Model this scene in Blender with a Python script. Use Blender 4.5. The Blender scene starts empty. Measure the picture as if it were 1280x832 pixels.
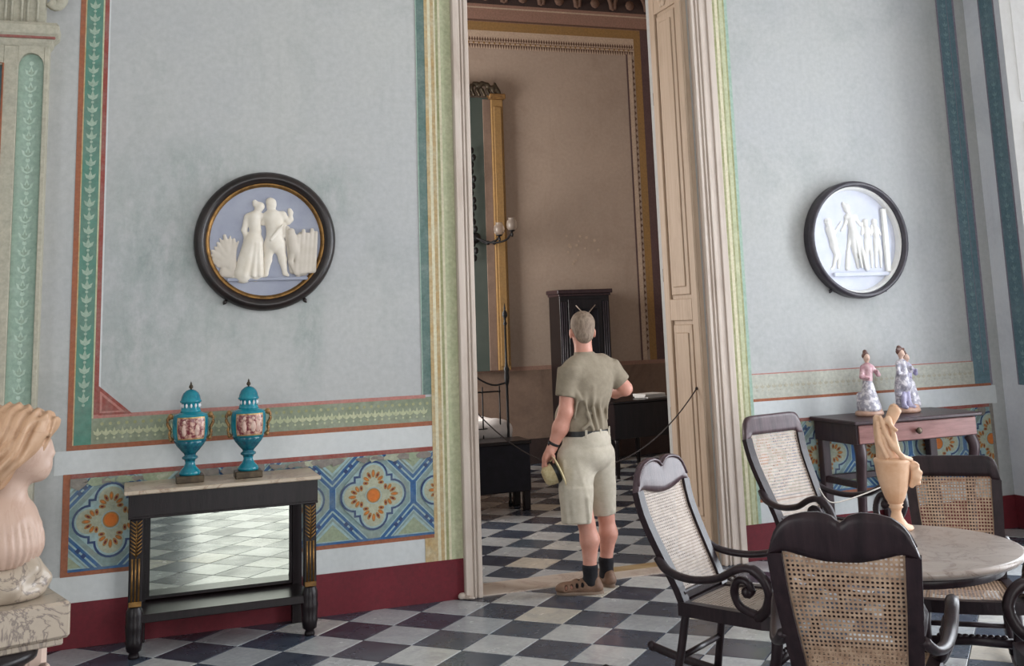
import bpy, math, random
import numpy as np
from mathutils import Vector, Matrix, Euler
random.seed(7)
PI = math.pi
SC = bpy.context.scene
COL = SC.collection

# ------------------------------------------------------------------ camera, world, light, exposure
cd = bpy.data.cameras.new('camera'); cam = bpy.data.objects.new('camera', cd); COL.objects.link(cam)
cd.sensor_fit = 'HORIZONTAL'; cd.sensor_width = 36; cd.lens = 38.490
cd.shift_x = -0.02636; cd.shift_y = -0.19269
cr = (0.93803415, -0.34451358, -0.03744764); cu = (-0.0225666, -0.16855766, 0.98543344); cb = (-0.34580729, -0.92352515, -0.16588734)
cam.matrix_world = Matrix(((cr[0], cu[0], cb[0], 0), (cr[1], cu[1], cb[1], -7.17155), (cr[2], cu[2], cb[2], 1.744), (0, 0, 0, 1)))
SC.camera = cam
w = bpy.data.worlds.new('sky'); SC.world = w; w.use_nodes = True
bg = w.node_tree.nodes['Background']; bg.inputs[0].default_value = (0.75, 0.87, 1.0, 1); bg.inputs[1].default_value = 1.0

def area(name, loc, rot, sx, sy, watts, col):
    l = bpy.data.lights.new(name, 'AREA'); l.shape = 'RECTANGLE'; l.size = sx; l.size_y = sy; l.energy = watts; l.color = col
    o = bpy.data.objects.new(name, l); COL.objects.link(o); o.location = loc; o.rotation_euler = rot
    return o
# daylight in window openings right and behind the camera, plus added fill lamps
area('window_and_fill_light', (7.32, -1.75, 2.2), (0, PI/2, 0), 4.2, 1.4, 190, (0.90, 0.95, 1.0))
area('window_and_fill_light', (7.32, -4.6, 2.2), (0, PI/2, 0), 4.2, 1.7, 200, (0.97, 0.98, 1.0))
area('window_and_fill_light', (7.32, -7.8, 2.2), (0, PI/2, 0), 4.2, 1.7, 130, (0.95, 0.97, 1.0))
area('window_and_fill_light', (2.4, -10.3, 2.3), (PI/2, 0, 0), 3.0, 4.2, 135, (1.0, 0.96, 0.9))
area('window_and_fill_light', (0.1, 4.3, 2.6), (0, -PI/2, 0), 3.2, 1.6, 290, (1.0, 0.96, 0.91))  # unseen bedroom window, added to brighten the room beyond the door
area('window_and_fill_light', (-3.4, -5.6, 2.3), (0, -PI/2, 0), 4.0, 2.2, 75, (1.0, 0.96, 0.91))  # no window known there; added fill for the door reveal and side wall
SC.view_settings.view_transform = 'Standard'; SC.view_settings.look = 'None'
SC.view_settings.gamma = 1.0; SC.view_settings.use_curve_mapping = False
SC.view_settings.exposure = 0.14

# ------------------------------------------------------------------ materials
def lin(c):
    return tuple((v/12.92 if v <= 0.04045 else ((v+0.055)/1.055)**2.4) for v in (x/255.0 for x in c)) + (1.0,)

class NT:
    def __init__(s, m):
        s.t = m.node_tree; s.n = s.t.nodes; s.bsdf = s.n['Principled BSDF']
    def add(s, kind, **kw):
        x = s.n.new(kind)
        for k, v in kw.items():
            if isinstance(k, str) and hasattr(x, k): setattr(x, k, v)
        return x
    def link(s, a, b): s.t.links.new(a, b)
    def coords(s, world=False, scale=(1, 1, 1)):
        c = s.add('ShaderNodeTexCoord'); mp = s.add('ShaderNodeMapping'); mp.inputs['Scale'].default_value = scale
        if world:
            g = s.add('ShaderNodeNewGeometry'); s.link(g.outputs['Position'], mp.inputs['Vector'])
        else: s.link(c.outputs['Object'], mp.inputs['Vector'])
        return mp.outputs[0]
    def noise(s, vec, scale, detail=5, rough=0.6, dist=0.0):
        x = s.add('ShaderNodeTexNoise'); x.inputs['Scale'].default_value = scale; x.inputs['Detail'].default_value = detail
        x.inputs['Roughness'].default_value = rough; x.inputs['Distortion'].default_value = dist
        s.link(vec, x.inputs['Vector']); return x.outputs['Fac']
    def ramp(s, fac, stops):
        r = s.add('ShaderNodeValToRGB'); e = r.color_ramp.elements
        while len(e) < len(stops): e.new(0.5)
        for q, (p, c) in zip(e, stops):
            q.position = p; q.color = c if isinstance(c, tuple) else (c, c, c, 1)
        s.link(fac, r.inputs[0]); return r.outputs[0]
    def mix(s, fac, a, b, mode='MIX'):
        x = s.add('ShaderNodeMix'); x.data_type = 'RGBA'; x.blend_type = mode
        for v, i in ((fac, 0), (a, 6), (b, 7)):
            if hasattr(v, 'is_linked') or hasattr(v, 'links'): s.link(v, x.inputs[i])
            else: x.inputs[i].default_value = v
        return x.outputs[2]
    def bump(s, h, strength=0.2, dist=0.01):
        b = s.add('ShaderNodeBump'); b.inputs['Strength'].default_value = strength; b.inputs['Distance'].default_value = dist
        s.link(h, b.inputs['Height']); s.link(b.outputs[0], s.bsdf.inputs['Normal'])

MATS = {}
def newmat(name, rough=0.6, metal=0.0):
    m = bpy.data.materials.new(name); m.use_nodes = True; MATS[name] = m
    t = NT(m); t.bsdf.inputs['Roughness'].default_value = rough; t.bsdf.inputs['Metallic'].default_value = metal
    return m, t
def speck(name, c1, c2, scale=8.0, rough=0.6, metal=0.0, bump=0.0, stretch=(1, 1, 1), lo=0.35, hi=0.65, world=False, bscale=None, rough2=None):
    m, t = newmat(name, rough, metal)
    v = t.coords(world, stretch); f = t.noise(v, scale)
    t.link(t.ramp(f, [(lo, lin(c1)), (hi, lin(c2))]), t.bsdf.inputs['Base Color'])
    if rough2 is not None:
        t.link(t.ramp(f, [(lo, rough), (hi, rough2)]), t.bsdf.inputs['Roughness'])
    if bump:
        h = t.noise(v, bscale or scale*4); t.bump(h, bump, 0.01)
    return m
def veined(name, base, vein, scale=3.0, rough=0.3, amount=0.5, second=None):
    m, t = newmat(name, rough)
    v = t.coords(False); n1 = t.noise(v, scale, 8, 0.6, 1.2)
    a = t.ramp(n1, [(0.30, lin(base)), (0.47, lin(base)), (0.50, lin(vein)), (0.53, lin(base)), (0.75, lin(second or base))])
    n2 = t.noise(v, scale*2.2, 6)
    t.link(t.mix(amount, lin(base), a), t.bsdf.inputs['Base Color'])
    return m

def wall_paint(name, c1, c2, stain, grime=0.35, spots=()):
    """Old limewash: cloudy colour, grey grime patches, vertical drips."""
    m, t = newmat(name, 0.85)
    v = t.coords(True); v2 = t.coords(True, (2.5, 2.5, 0.35))
    base = t.ramp(t.noise(v, 0.7, 4), [(0.3, lin(c1)), (0.7, lin(c2))])
    g = t.ramp(t.noise(v, 1.3, 8, 0.72, 0.6), [(0.50, 0.0), (0.74, grime)])
    base = t.mix(g, base, lin(stain))
    d = t.ramp(t.noise(v2, 3.0, 6, 0.7), [(0.56, 0.0), (0.80, grime*0.8)])
    base = t.mix(d, base, lin(stain))
    for (sx, sz, rx, rz, k) in spots:      # damp stains with places of their own
        mp = t.add('ShaderNodeMapping'); mp.vector_type = 'TEXTURE'; mp.inputs['Location'].default_value = (sx, 0, sz); mp.inputs['Scale'].default_value = (rx, 1e3, rz)
        g_ = t.add('ShaderNodeNewGeometry'); t.link(g_.outputs['Position'], mp.inputs['Vector'])
        ln = t.add('ShaderNodeVectorMath'); ln.operation = 'LENGTH'; t.link(mp.outputs[0], ln.inputs[0])
        mk = t.ramp(ln.outputs['Value'], [(0.0, 1.0), (1.0, 0.0)])
        nz = t.ramp(t.noise(t.coords(True, (1.6, 1, 0.8)), 5.0, 8, 0.75), [(0.38, 0.0), (0.66, 1.0)])
        mm = t.mix(1.0, mk, nz, 'MULTIPLY'); m2_ = t.mix(1.0, mm, (k, k, k, 1), 'MULTIPLY')
        base = t.mix(m2_, base, lin((116, 134, 127)))
    fine = t.noise(v, 26.0, 4); base = t.mix(0.10, base, t.ramp(fine, [(0.3, 0.25), (0.7, 0.9)]), 'OVERLAY')
    t.link(base, t.bsdf.inputs['Base Color']); t.bump(t.noise(v, 14.0, 6), 0.15, 0.01)
    return m
def paint(name, c, worn=(150, 152, 146), amount=0.45, scale=5.0, rough=0.8):
    """Wall painting that has worn through in patches."""
    m, t = newmat(name, rough)
    v = t.coords(True); n = t.noise(v, scale, 8, 0.72)
    k = t.ramp(n, [(0.42, 0.0), (0.72, amount)])
    f = t.noise(v, scale*9, 3)
    b = t.mix(k, lin(c), lin(worn))
    b = t.mix(0.22, b, t.ramp(f, [(0.3, 0.2), (0.7, 0.85)]), 'OVERLAY')
    t.link(b, t.bsdf.inputs['Base Color'])
    return m
def wood(name, c1, c2, rough=0.35, stretch=(6, 6, 0.8), scale=6):
    m = speck(name, c1, c2, scale, rough, 0, 0.08, stretch, 0.3, 0.7)
    m.node_tree.nodes['Principled BSDF'].inputs['Specular IOR Level'].default_value = 0.3
    return m

wall_paint('blue_limewash', (174, 175, 176), (182, 182, 179), (134, 141, 138), 0.35, [(.17, 2.25, .62, .75, .75), (1.20, 2.62, .30, .30, .7), (1.06, 1.72, .14, .45, .8), (-.02, 1.62, .40, .42, .6), (.50, 2.80, .45, .25, .5), (.60, 1.75, .5, .3, .35)])
wall_paint('side_limewash', (216, 217, 224), (222, 223, 226), (140, 142, 150), 0.25)
wall_paint('white_limewash', (236, 234, 232), (242, 240, 238), (180, 172, 165), 0.25)
wall_paint('pale_plaster', (205, 206, 204), (198, 202, 204), (165, 168, 164), 0.25)
wall_paint('bedroom_plaster', (164, 146, 132), (174, 155, 140), (128, 106, 92), 0.3)
wall_paint('bedroom_dado_plaster', (120, 98, 84), (136, 114, 100), (78, 62, 54), 0.6)
wall_paint('ceiling_plaster', (206, 202, 194), (214, 210, 202), (170, 165, 155), 0.3)
paint('paint_orange', (156, 94, 66), (122, 92, 80), 0.6, 6)
paint('paint_red', (142, 70, 62), (150, 128, 120), 0.7, 7)
paint('paint_rose', (178, 118, 108), (165, 150, 145), 0.5, 7)
paint('paint_green', (86, 132, 116), (122, 132, 122), 0.75, 2.5)
paint('paint_dull_green', (132, 140, 118), (170, 172, 158), 0.7, 3.5)
paint('paint_leaf', (160, 178, 160), (110, 140, 125), 0.6, 8)
paint('paint_dark_green', (84, 108, 102), (140, 150, 144), 0.6, 6)
paint('paint_gold', (178, 150, 104), (196, 190, 165), 0.8, 6)
paint('paint_cream', (212, 204, 176), (180, 176, 150), 0.6, 6)
paint('paint_pale_green', (176, 180, 146), (200, 196, 168), 0.7, 4)
paint('paint_olive', (146, 146, 104), (186, 184, 152), 0.8, 6)
paint('paint_stone', (178, 172, 154), (158, 156, 142), 0.6, 4)
paint('paint_sage', (152, 176, 160), (172, 186, 174), 0.6, 4)
paint('paint_oxblood', (104, 24, 36), (84, 28, 34), 0.45, 5, 0.75)
paint('paint_dado_field', (122, 146, 146), (152, 150, 132), 0.8, 4)
paint('paint_dado_blue', (52, 92, 138), (112, 128, 140), 0.8, 5)
paint('paint_dado_deep', (48, 66, 106), (108, 118, 128), 0.8, 5)
paint('paint_dado_light', (150, 176, 178), (150, 152, 140), 0.7, 5)
paint('paint_dado_moss', (142, 154, 128), (160, 158, 138), 0.6, 6)
paint('paint_dado_cream', (170, 172, 150), (140, 146, 130), 0.6, 6)
paint('paint_dado_ochre', (164, 116, 62), (140, 116, 84), 0.7, 6)
paint('paint_dado_sun', (204, 112, 44), (170, 110, 66), 0.6, 6)
paint('paint_dado_grey', (126, 118, 112), (148, 144, 132), 0.7, 5)
paint('paint_frost', (186, 206, 190), (160, 184, 168), 0.5, 6)
paint('paint_ash', (184, 184, 172), (170, 168, 160), 0.6, 4)
paint('paint_mist', (118, 144, 148), (110, 130, 138), 0.6, 5)
paint('paint_teal', (92, 118, 128), (120, 138, 146), 0.7, 4)
paint('paint_violet', (128, 118, 132), (150, 146, 152), 0.5, 5)
paint('paint_bed_ochre', (148, 114, 68), (134, 108, 74), 0.6, 4)
paint('paint_bed_plum', (88, 66, 66), (110, 86, 80), 0.5, 4)
paint('paint_bed_pink', (150, 116, 102), (130, 106, 90), 0.5, 5)
paint('paint_bed_cream', (190, 168, 148), (160, 138, 120), 0.5, 5)
paint('paint_bed_brown', (96, 70, 58), (120, 96, 80), 0.5, 5)
paint('paint_dark_frieze', (58, 44, 42), (84, 66, 60), 0.5, 5)

def streaked(name, c1, c2, c3, rough=0.6):
    m, t = newmat(name, rough)
    v = t.coords(True, (14, 14, 0.5)); v2 = t.coords(True, (3, 3, 1.0))
    a = t.ramp(t.noise(v, 3.0, 5), [(0.3, lin(c1)), (0.7, lin(c2))])
    k = t.ramp(t.noise(v2, 1.6, 6, 0.7), [(0.5, 0.0), (0.75, 0.7)])
    t.link(t.mix(k, a, lin(c3)), t.bsdf.inputs['Base Color']); t.bump(t.noise(v, 8.0, 4), 0.2, 0.01)
    return m
streaked('door_cream', (206, 192, 180), (194, 178, 166), (172, 152, 138))
streaked('door_tan', (190, 168, 146), (176, 152, 130), (158, 134, 110))

# floor marbles: each tile takes its own tone from the object's random number
def tile_mat(name, stops, vein, rough):
    m, t = newmat(name, rough)
    oi = t.add('ShaderNodeObjectInfo'); v = t.coords(True)
    a = t.ramp(oi.outputs['Random'], stops)
    n = t.noise(v, 5.0, 8, 0.65, 1.0)
    b = t.mix(t.ramp(n, [(0.42, 0.0), (0.70, 0.55)]), a, lin(vein))
    s = t.noise(v, 40, 3); b = t.mix(0.15, b, t.ramp(s, [(0.3, 0.2), (0.7, 0.85)]), 'OVERLAY')
    t.link(b, t.bsdf.inputs['Base Color'])
    t.link(t.ramp(t.noise(v, 3.0, 5), [(0.3, rough*0.7), (0.7, rough*1.4)]), t.bsdf.inputs['Roughness'])
    t.bump(t.noise(v, 7.0, 3), 0.06, 0.01)
    return m
tile_mat('pale_marble_tile', [(0.0, lin((168, 172, 176))), (0.45, lin((182, 184, 186))), (0.75, lin((192, 192, 190))), (0.95, lin((208, 200, 186)))], (140, 142, 146), 0.22)
tile_mat('slate_tile', [(0.0, lin((56, 64, 76))), (0.5, lin((62, 72, 88))), (0.8, lin((52, 50, 62))), (0.95, lin((76, 86, 98)))], (88, 94, 104), 0.25)
speck('grout', (80, 78, 74), (100, 98, 92), 20, 0.9)
veined('threshold_marble', (186, 172, 160), (150, 128, 116), 2.5, 0.35, 0.7, (196, 186, 176))
speck('threshold_ochre', (150, 124, 88), (168, 146, 112), 6, 0.4)
wood('ebonised_wood', (20, 15, 17), (34, 26, 28), 0.3)
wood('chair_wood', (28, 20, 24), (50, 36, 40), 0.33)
wood('chair_wood_lit', (62, 46, 52), (92, 74, 78), 0.3)  # paler copy for two crests; light falling on the wood put into its colour
wood('red_mahogany', (108, 68, 64), (138, 96, 90), 0.35, (0.8, 6, 6))
wood('dark_mahogany', (46, 32, 36), (66, 48, 50), 0.35)
speck('cane', (150, 120, 98), (182, 154, 130), 30, 0.6)
speck('cane_pale', (152, 136, 122), (176, 160, 148), 30, 0.5)
speck('gilt', (150, 112, 62), (104, 76, 44), 20, 0.4, 0.75)
speck('gilt_leaf', (170, 130, 80), (120, 88, 56), 20, 0.45, 0.5)
veined('table_marble', (152, 140, 132), (120, 104, 96), 6, 0.3, 0.8, (172, 160, 152))
veined('console_marble', (186, 170, 150), (140, 112, 92), 4, 0.3, 0.7, (200, 188, 172))
m, t = newmat('old_mirror', 0.0, 1.0); t.link(t.ramp(t.noise(t.coords(), 4.0, 6), [(0.3, lin((176, 182, 172))), (0.7, lin((190, 194, 186)))]), t.bsdf.inputs['Base Color'])
m, t = newmat('dim_mirror', 0.25, 0.6); t.link(t.ramp(t.noise(t.coords(), 2.0, 6), [(0.3, lin((92, 104, 98))), (0.7, lin((110, 118, 112)))]), t.bsdf.inputs['Base Color'])
speck('turquoise_glaze', (12, 104, 124), (24, 132, 146), 14, 0.15)
speck('deep_glaze', (14, 70, 92), (30, 110, 124), 40, 0.2)
speck('painted_scene', (110, 44, 52), (206, 166, 146), 45, 0.25, lo=0.42, hi=0.62)
speck('scene_figure', (214, 186, 170), (190, 150, 140), 40, 0.3)
speck('scene_dark', (62, 36, 44), (96, 60, 60), 40, 0.3)
speck('gold_line', (190, 160, 100), (150, 116, 66), 30, 0.35, 0.5)
speck('bronze', (52, 44, 36), (84, 72, 56), 20, 0.4, 0.6)
speck('black_iron', (14, 13, 15), (30, 28, 30), 20, 0.45, 0.3)
speck('relief_blue', (146, 150, 166), (160, 163, 176), 6, 0.7)
speck('relief_white', (216, 206, 190), (226, 218, 206), 12, 0.6)
speck('relief_shade', (196, 186, 172), (206, 196, 184), 12, 0.6)
speck('relief_cool', (202, 206, 220), (212, 214, 226), 8, 0.6)
speck('relief_bright', (232, 230, 226), (240, 238, 234), 12, 0.5)
speck('frame_black', (22, 15, 14), (38, 26, 24), 12, 0.32)
speck('frame_grey', (48, 44, 52), (66, 60, 66), 12, 0.35)
veined('bust_marble', (186, 158, 142), (170, 138, 120), 4, 0.45, 0.35, (194, 168, 152))
veined('bust_hair', (184, 148, 118), (162, 122, 92), 5, 0.5, 0.4, (196, 164, 138))
veined('veined_marble', (168, 154, 138), (104, 92, 88), 7, 0.3, 0.9, (160, 146, 132))
veined('pedestal_marble', (206, 182, 168), (150, 120, 108), 5, 0.35, 0.7)
speck('alabaster', (204, 160, 126), (220, 184, 154), 9, 0.45)
speck('porcelain', (216, 212, 216), (230, 226, 226), 12, 0.25)
speck('porcelain_shade', (150, 146, 158), (222, 216, 220), 34, 0.3, lo=0.45, hi=0.6)
speck('porcelain_rose', (176, 124, 134), (210, 180, 182), 30, 0.3)
speck('porcelain_flesh', (214, 178, 160), (222, 190, 172), 20, 0.3)
speck('porcelain_brown', (88, 60, 54), (120, 86, 74), 30, 0.35)
speck('porcelain_lilac', (150, 144, 176), (190, 184, 206), 30, 0.3)
speck('porcelain_earth', (172, 132, 112), (190, 156, 138), 20, 0.35)
speck('skin', (204, 142, 122), (212, 154, 136), 18, 0.5)
speck('skin_flushed', (206, 138, 120), (210, 150, 130), 18, 0.5)
speck('grey_hair', (112, 94, 80), (152, 132, 114), 60, 0.7, 0, 0.4, (1, 1, 0.4))
speck('shirt_cotton', (138, 126, 108), (150, 138, 120), 24, 0.9, 0, 0.1)
speck('shorts_cotton', (188, 178, 160), (200, 190, 174), 24, 0.9, 0, 0.1)
speck('black_leather', (18, 17, 18), (34, 32, 34), 30, 0.4)
speck('sock_knit', (22, 21, 25), (34, 33, 38), 60, 0.95)
speck('brown_leather', (112, 84, 66), (136, 104, 84), 24, 0.6)
speck('shoe_sole', (128, 108, 92), (150, 128, 112), 20, 0.8)
speck('straw', (206, 190, 150), (186, 166, 124), 60, 0.8, 0, 0.3)
speck('linen', (186, 180, 178), (204, 198, 196), 10, 0.9)
speck('navy_cloth', (18, 18, 26), (28, 26, 36), 12, 0.9)
speck('paper', (200, 198, 196), (214, 212, 208), 10, 0.8)
m, t = newmat('frosted_glass', 0.35); t.bsdf.inputs['Base Color'].default_value = lin((200, 186, 174)); t.bsdf.inputs['Transmission Weight'].default_value = 0.75
speck('white_cord', (214, 206, 198), (190, 182, 172), 30, 0.8)
speck('dark_cord', (40, 32, 30), (56, 46, 42), 30, 0.8)

# ------------------------------------------------------------------ mesh helpers
class MB:
    def __init__(s): s.v = []; s.f = []; s.mi = []; s.sm = []; s.cur = 0; s.smooth = False
    def add(s, verts, faces, mat=None, smooth=None):
        b = len(s.v); s.v.extend([tuple(x) for x in verts])
        for f in faces:
            s.f.append([b+i for i in f]); s.mi.append(s.cur if mat is None else mat); s.sm.append(s.smooth if smooth is None else smooth)
        return s
    def box(s, lo, hi, mat=None, bev=0.0, M=None):
        x0, y0, z0 = lo; x1, y1, z1 = hi
        if bev <= 0:
            vs = [(x0,y0,z0),(x1,y0,z0),(x1,y1,z0),(x0,y1,z0),(x0,y0,z1),(x1,y0,z1),(x1,y1,z1),(x0,y1,z1)]
            fs = [(0,3,2,1),(4,5,6,7),(0,1,5,4),(1,2,6,5),(2,3,7,6),(3,0,4,7)]
        else:
            b = bev; vs = []; idx = {}
            for sx in (0, 1):
                for sy in (0, 1):
                    for sz in (0, 1):
                        c = ((x0, x1)[sx], (y0, y1)[sy], (z0, z1)[sz]); d = ((b, -b)[sx], (b, -b)[sy], (b, -b)[sz])
                        for ax in range(3):
                            p = [c[i] + (0 if i == ax else d[i]) for i in range(3)]
                            idx[(sx, sy, sz, ax)] = len(vs); vs.append(tuple(p))
            fs = []
            for ax in range(3):
                o = [i for i in range(3) if i != ax]
                for sd in (0, 1):
                    q = []
                    for a, c in ((0, 0), (1, 0), (1, 1), (0, 1)):
                        k = [0, 0, 0]; k[ax] = sd; k[o[0]] = a; k[o[1]] = c; q.append(idx[(k[0], k[1], k[2], ax)])
                    flip = (ax == 1) ^ (sd == 0)
                    fs.append(q[::-1] if flip else q)
            for ax in range(3):
                o = [i for i in range(3) if i != ax]
                for a in (0, 1):
                    for c in (0, 1):
                        k0 = [0, 0, 0]; k1 = [0, 0, 0]; k0[o[0]] = k1[o[0]] = a; k0[o[1]] = k1[o[1]] = c; k0[ax] = 0; k1[ax] = 1
                        fs.append([idx[tuple(k0)+(o[0],)], idx[tuple(k1)+(o[0],)], idx[tuple(k1)+(o[1],)], idx[tuple(k0)+(o[1],)]])
            for sx in (0, 1):
                for sy in (0, 1):
                    for sz in (0, 1): fs.append([idx[(sx, sy, sz, a)] for a in range(3)])
            c = Vector(((x0+x1)/2, (y0+y1)/2, (z0+z1)/2)); ff = []
            for f in fs:
                P = [Vector(vs[i]) for i in f]; n = (P[1]-P[0]).cross(P[2]-P[0]); mid = sum(P, Vector())/len(P)
                ff.append(f if n.dot(mid-c) > 0 else f[::-1])
            fs = ff
        if M is not None: vs = [tuple(M @ Vector(v)) for v in vs]
        return s.add(vs, fs, mat, False)
    def lathe(s, prof, n=24, mat=None, M=None, smooth=True, flute=None):
        """prof: (radius, z) pairs from bottom to top, about local z."""
        vs = []; fs = []
        for i, (r, z) in enumerate(prof):
            for k in range(n):
                a = 2*PI*k/n; rr = r*(1 + (flute(a, i) if flute else 0)); vs.append((rr*math.cos(a), rr*math.sin(a), z))
        for i in range(len(prof)-1):
            for k in range(n):
                k2 = (k+1) % n; fs.append((i*n+k, i*n+k2, (i+1)*n+k2, (i+1)*n+k))
        if prof[0][0] > 1e-6: fs.append(tuple(range(n))[::-1])
        if prof[-1][0] > 1e-6: fs.append(tuple((len(prof)-1)*n + k for k in range(n)))
        if M is not None: vs = [tuple(M @ Vector(v)) for v in vs]
        return s.add(vs, fs, mat, smooth)
    def sweep(s, path, ra, rb=None, n=8, up=(0, 0, 1), mat=None, smooth=True, square=False, caps=True):
        """tube along a path; ra across, rb along up; numbers or per-point lists."""
        P = [Vector(p) for p in path]; L = len(P); up = Vector(up)
        ra = ra if isinstance(ra, (list, tuple)) else [ra]*L
        rb = ra if rb is None else (rb if isinstance(rb, (list, tuple)) else [rb]*L)
        vs = []; fs = []
        if square: cs = [(-1, -1), (1, -1), (1, 1), (-1, 1)]; n = 4; smooth = False
        else: cs = [(math.cos(2*PI*k/n), math.sin(2*PI*k/n)) for k in range(n)]
        for i in range(L):
            T = (P[min(i+1, L-1)] - P[max(i-1, 0)]); T = T.normalized() if T.length > 1e-9 else Vector((0, 0, 1))
            A = T.cross(up); A = A.normalized() if A.length > 1e-5 else T.orthogonal().normalized()
            B = A.cross(T)
            for c, d in cs: vs.append(P[i] + A*c*ra[i] + B*d*rb[i])
        for i in range(L-1):
            for k in range(n):
                k2 = (k+1) % n; fs.append((i*n+k, i*n+k2, (i+1)*n+k2, (i+1)*n+k))
        if caps: fs.append(tuple(range(n))[::-1]); fs.append(tuple((L-1)*n+k for k in range(n)))
        return s.add(vs, fs, mat, smooth)
    def ball(s, c, r, n=12, mat=None, M=None):
        r = r if isinstance(r, (tuple, list)) else (r, r, r); h = n//2
        vs = []; fs = []
        for i in range(h+1):
            t = PI*i/h
            for k in range(n):
                a = 2*PI*k/n; q = Vector((r[0]*math.sin(t)*math.cos(a), r[1]*math.sin(t)*math.sin(a), -r[2]*math.cos(t)))
                if M is not None: q = M @ q
                vs.append(q + Vector(c))
        for i in range(h):
            for k in range(n):
                k2 = (k+1) % n; fs.append((i*n+k, i*n+k2, (i+1)*n+k2, (i+1)*n+k))
        return s.add(vs, fs, mat, True)
    def prism(s, poly, y0, y1, mat=None, axis='y'):
        """polygon in (x,z) extruded from y0 (front) to y1; poly counter-clockwise seen from -y."""
        n = len(poly); f = (lambda p, q: (p[0], q, p[1])) if axis == 'y' else ((lambda p, q: (q, p[0], p[1])) if axis == 'x' else (lambda p, q: (p[0], p[1], q)))
        vs = [f(p, y0) for p in poly] + [f(p, y1) for p in poly]
        fs = [tuple(range(n)), tuple(range(n, 2*n))[::-1]] + [(i, i+n, (i+1) % n + n, (i+1) % n) for i in range(n)]
        return s.add(vs, fs, mat, False)
    def build(s, name, mats, parent=None, kind=None, loc=None, rot=None, wn=False):
        me = bpy.data.meshes.new(name); me.from_pydata(s.v, [], s.f)
        mats = mats if isinstance(mats, (list, tuple)) else [mats]
        for m in mats: me.materials.append(MATS[m])
        me.polygons.foreach_set('material_index', s.mi); me.polygons.foreach_set('use_smooth', s.sm); me.update()
        o = bpy.data.objects.new(name, me); COL.objects.link(o)
        if parent is not None: o.parent = parent
        if kind: o['kind'] = kind
        if loc: o.location = loc
        if rot: o.rotation_euler = rot
        return o

def tag(o, label, cat, group=None):
    o['label'] = label; o['category'] = cat
    if group: o['group'] = group
    return o
def thing(name, label, cat, loc=(0, 0, 0), rz=0.0, group=None):
    o = bpy.data.objects.new(name, None); COL.objects.link(o); o.location = loc; o.rotation_euler = (0, 0, rz)
    o.empty_display_size = 0.1
    return tag(o, label, cat, group)
def copy_tree(o, parent=None):
    c = o.copy(); COL.objects.link(c)
    if parent is not None: c.parent = parent
    for ch in o.children: copy_tree(ch, c)
    return c
def shape_label(o, label): o['label'] = label; return o
def bez(pts, n=8):
    """Catmull-Rom through points."""
    P = [Vector(p) for p in pts]; Q = []
    for i in range(len(P)-1):
        a, b, c, d = P[max(i-1, 0)], P[i], P[i+1], P[min(i+2, len(P)-1)]
        for k in range(n):
            t = k/n; Q.append(0.5*((2*b) + (c-a)*t + (2*a-5*b+4*c-d)*t*t + (3*b-3*c+d-a)*t**3))
    Q.append(P[-1]); return Q
def lerp(tab, x):
    xs = [t[0] for t in tab]; return float(np.interp(x, xs, [t[1] for t in tab]))

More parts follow.
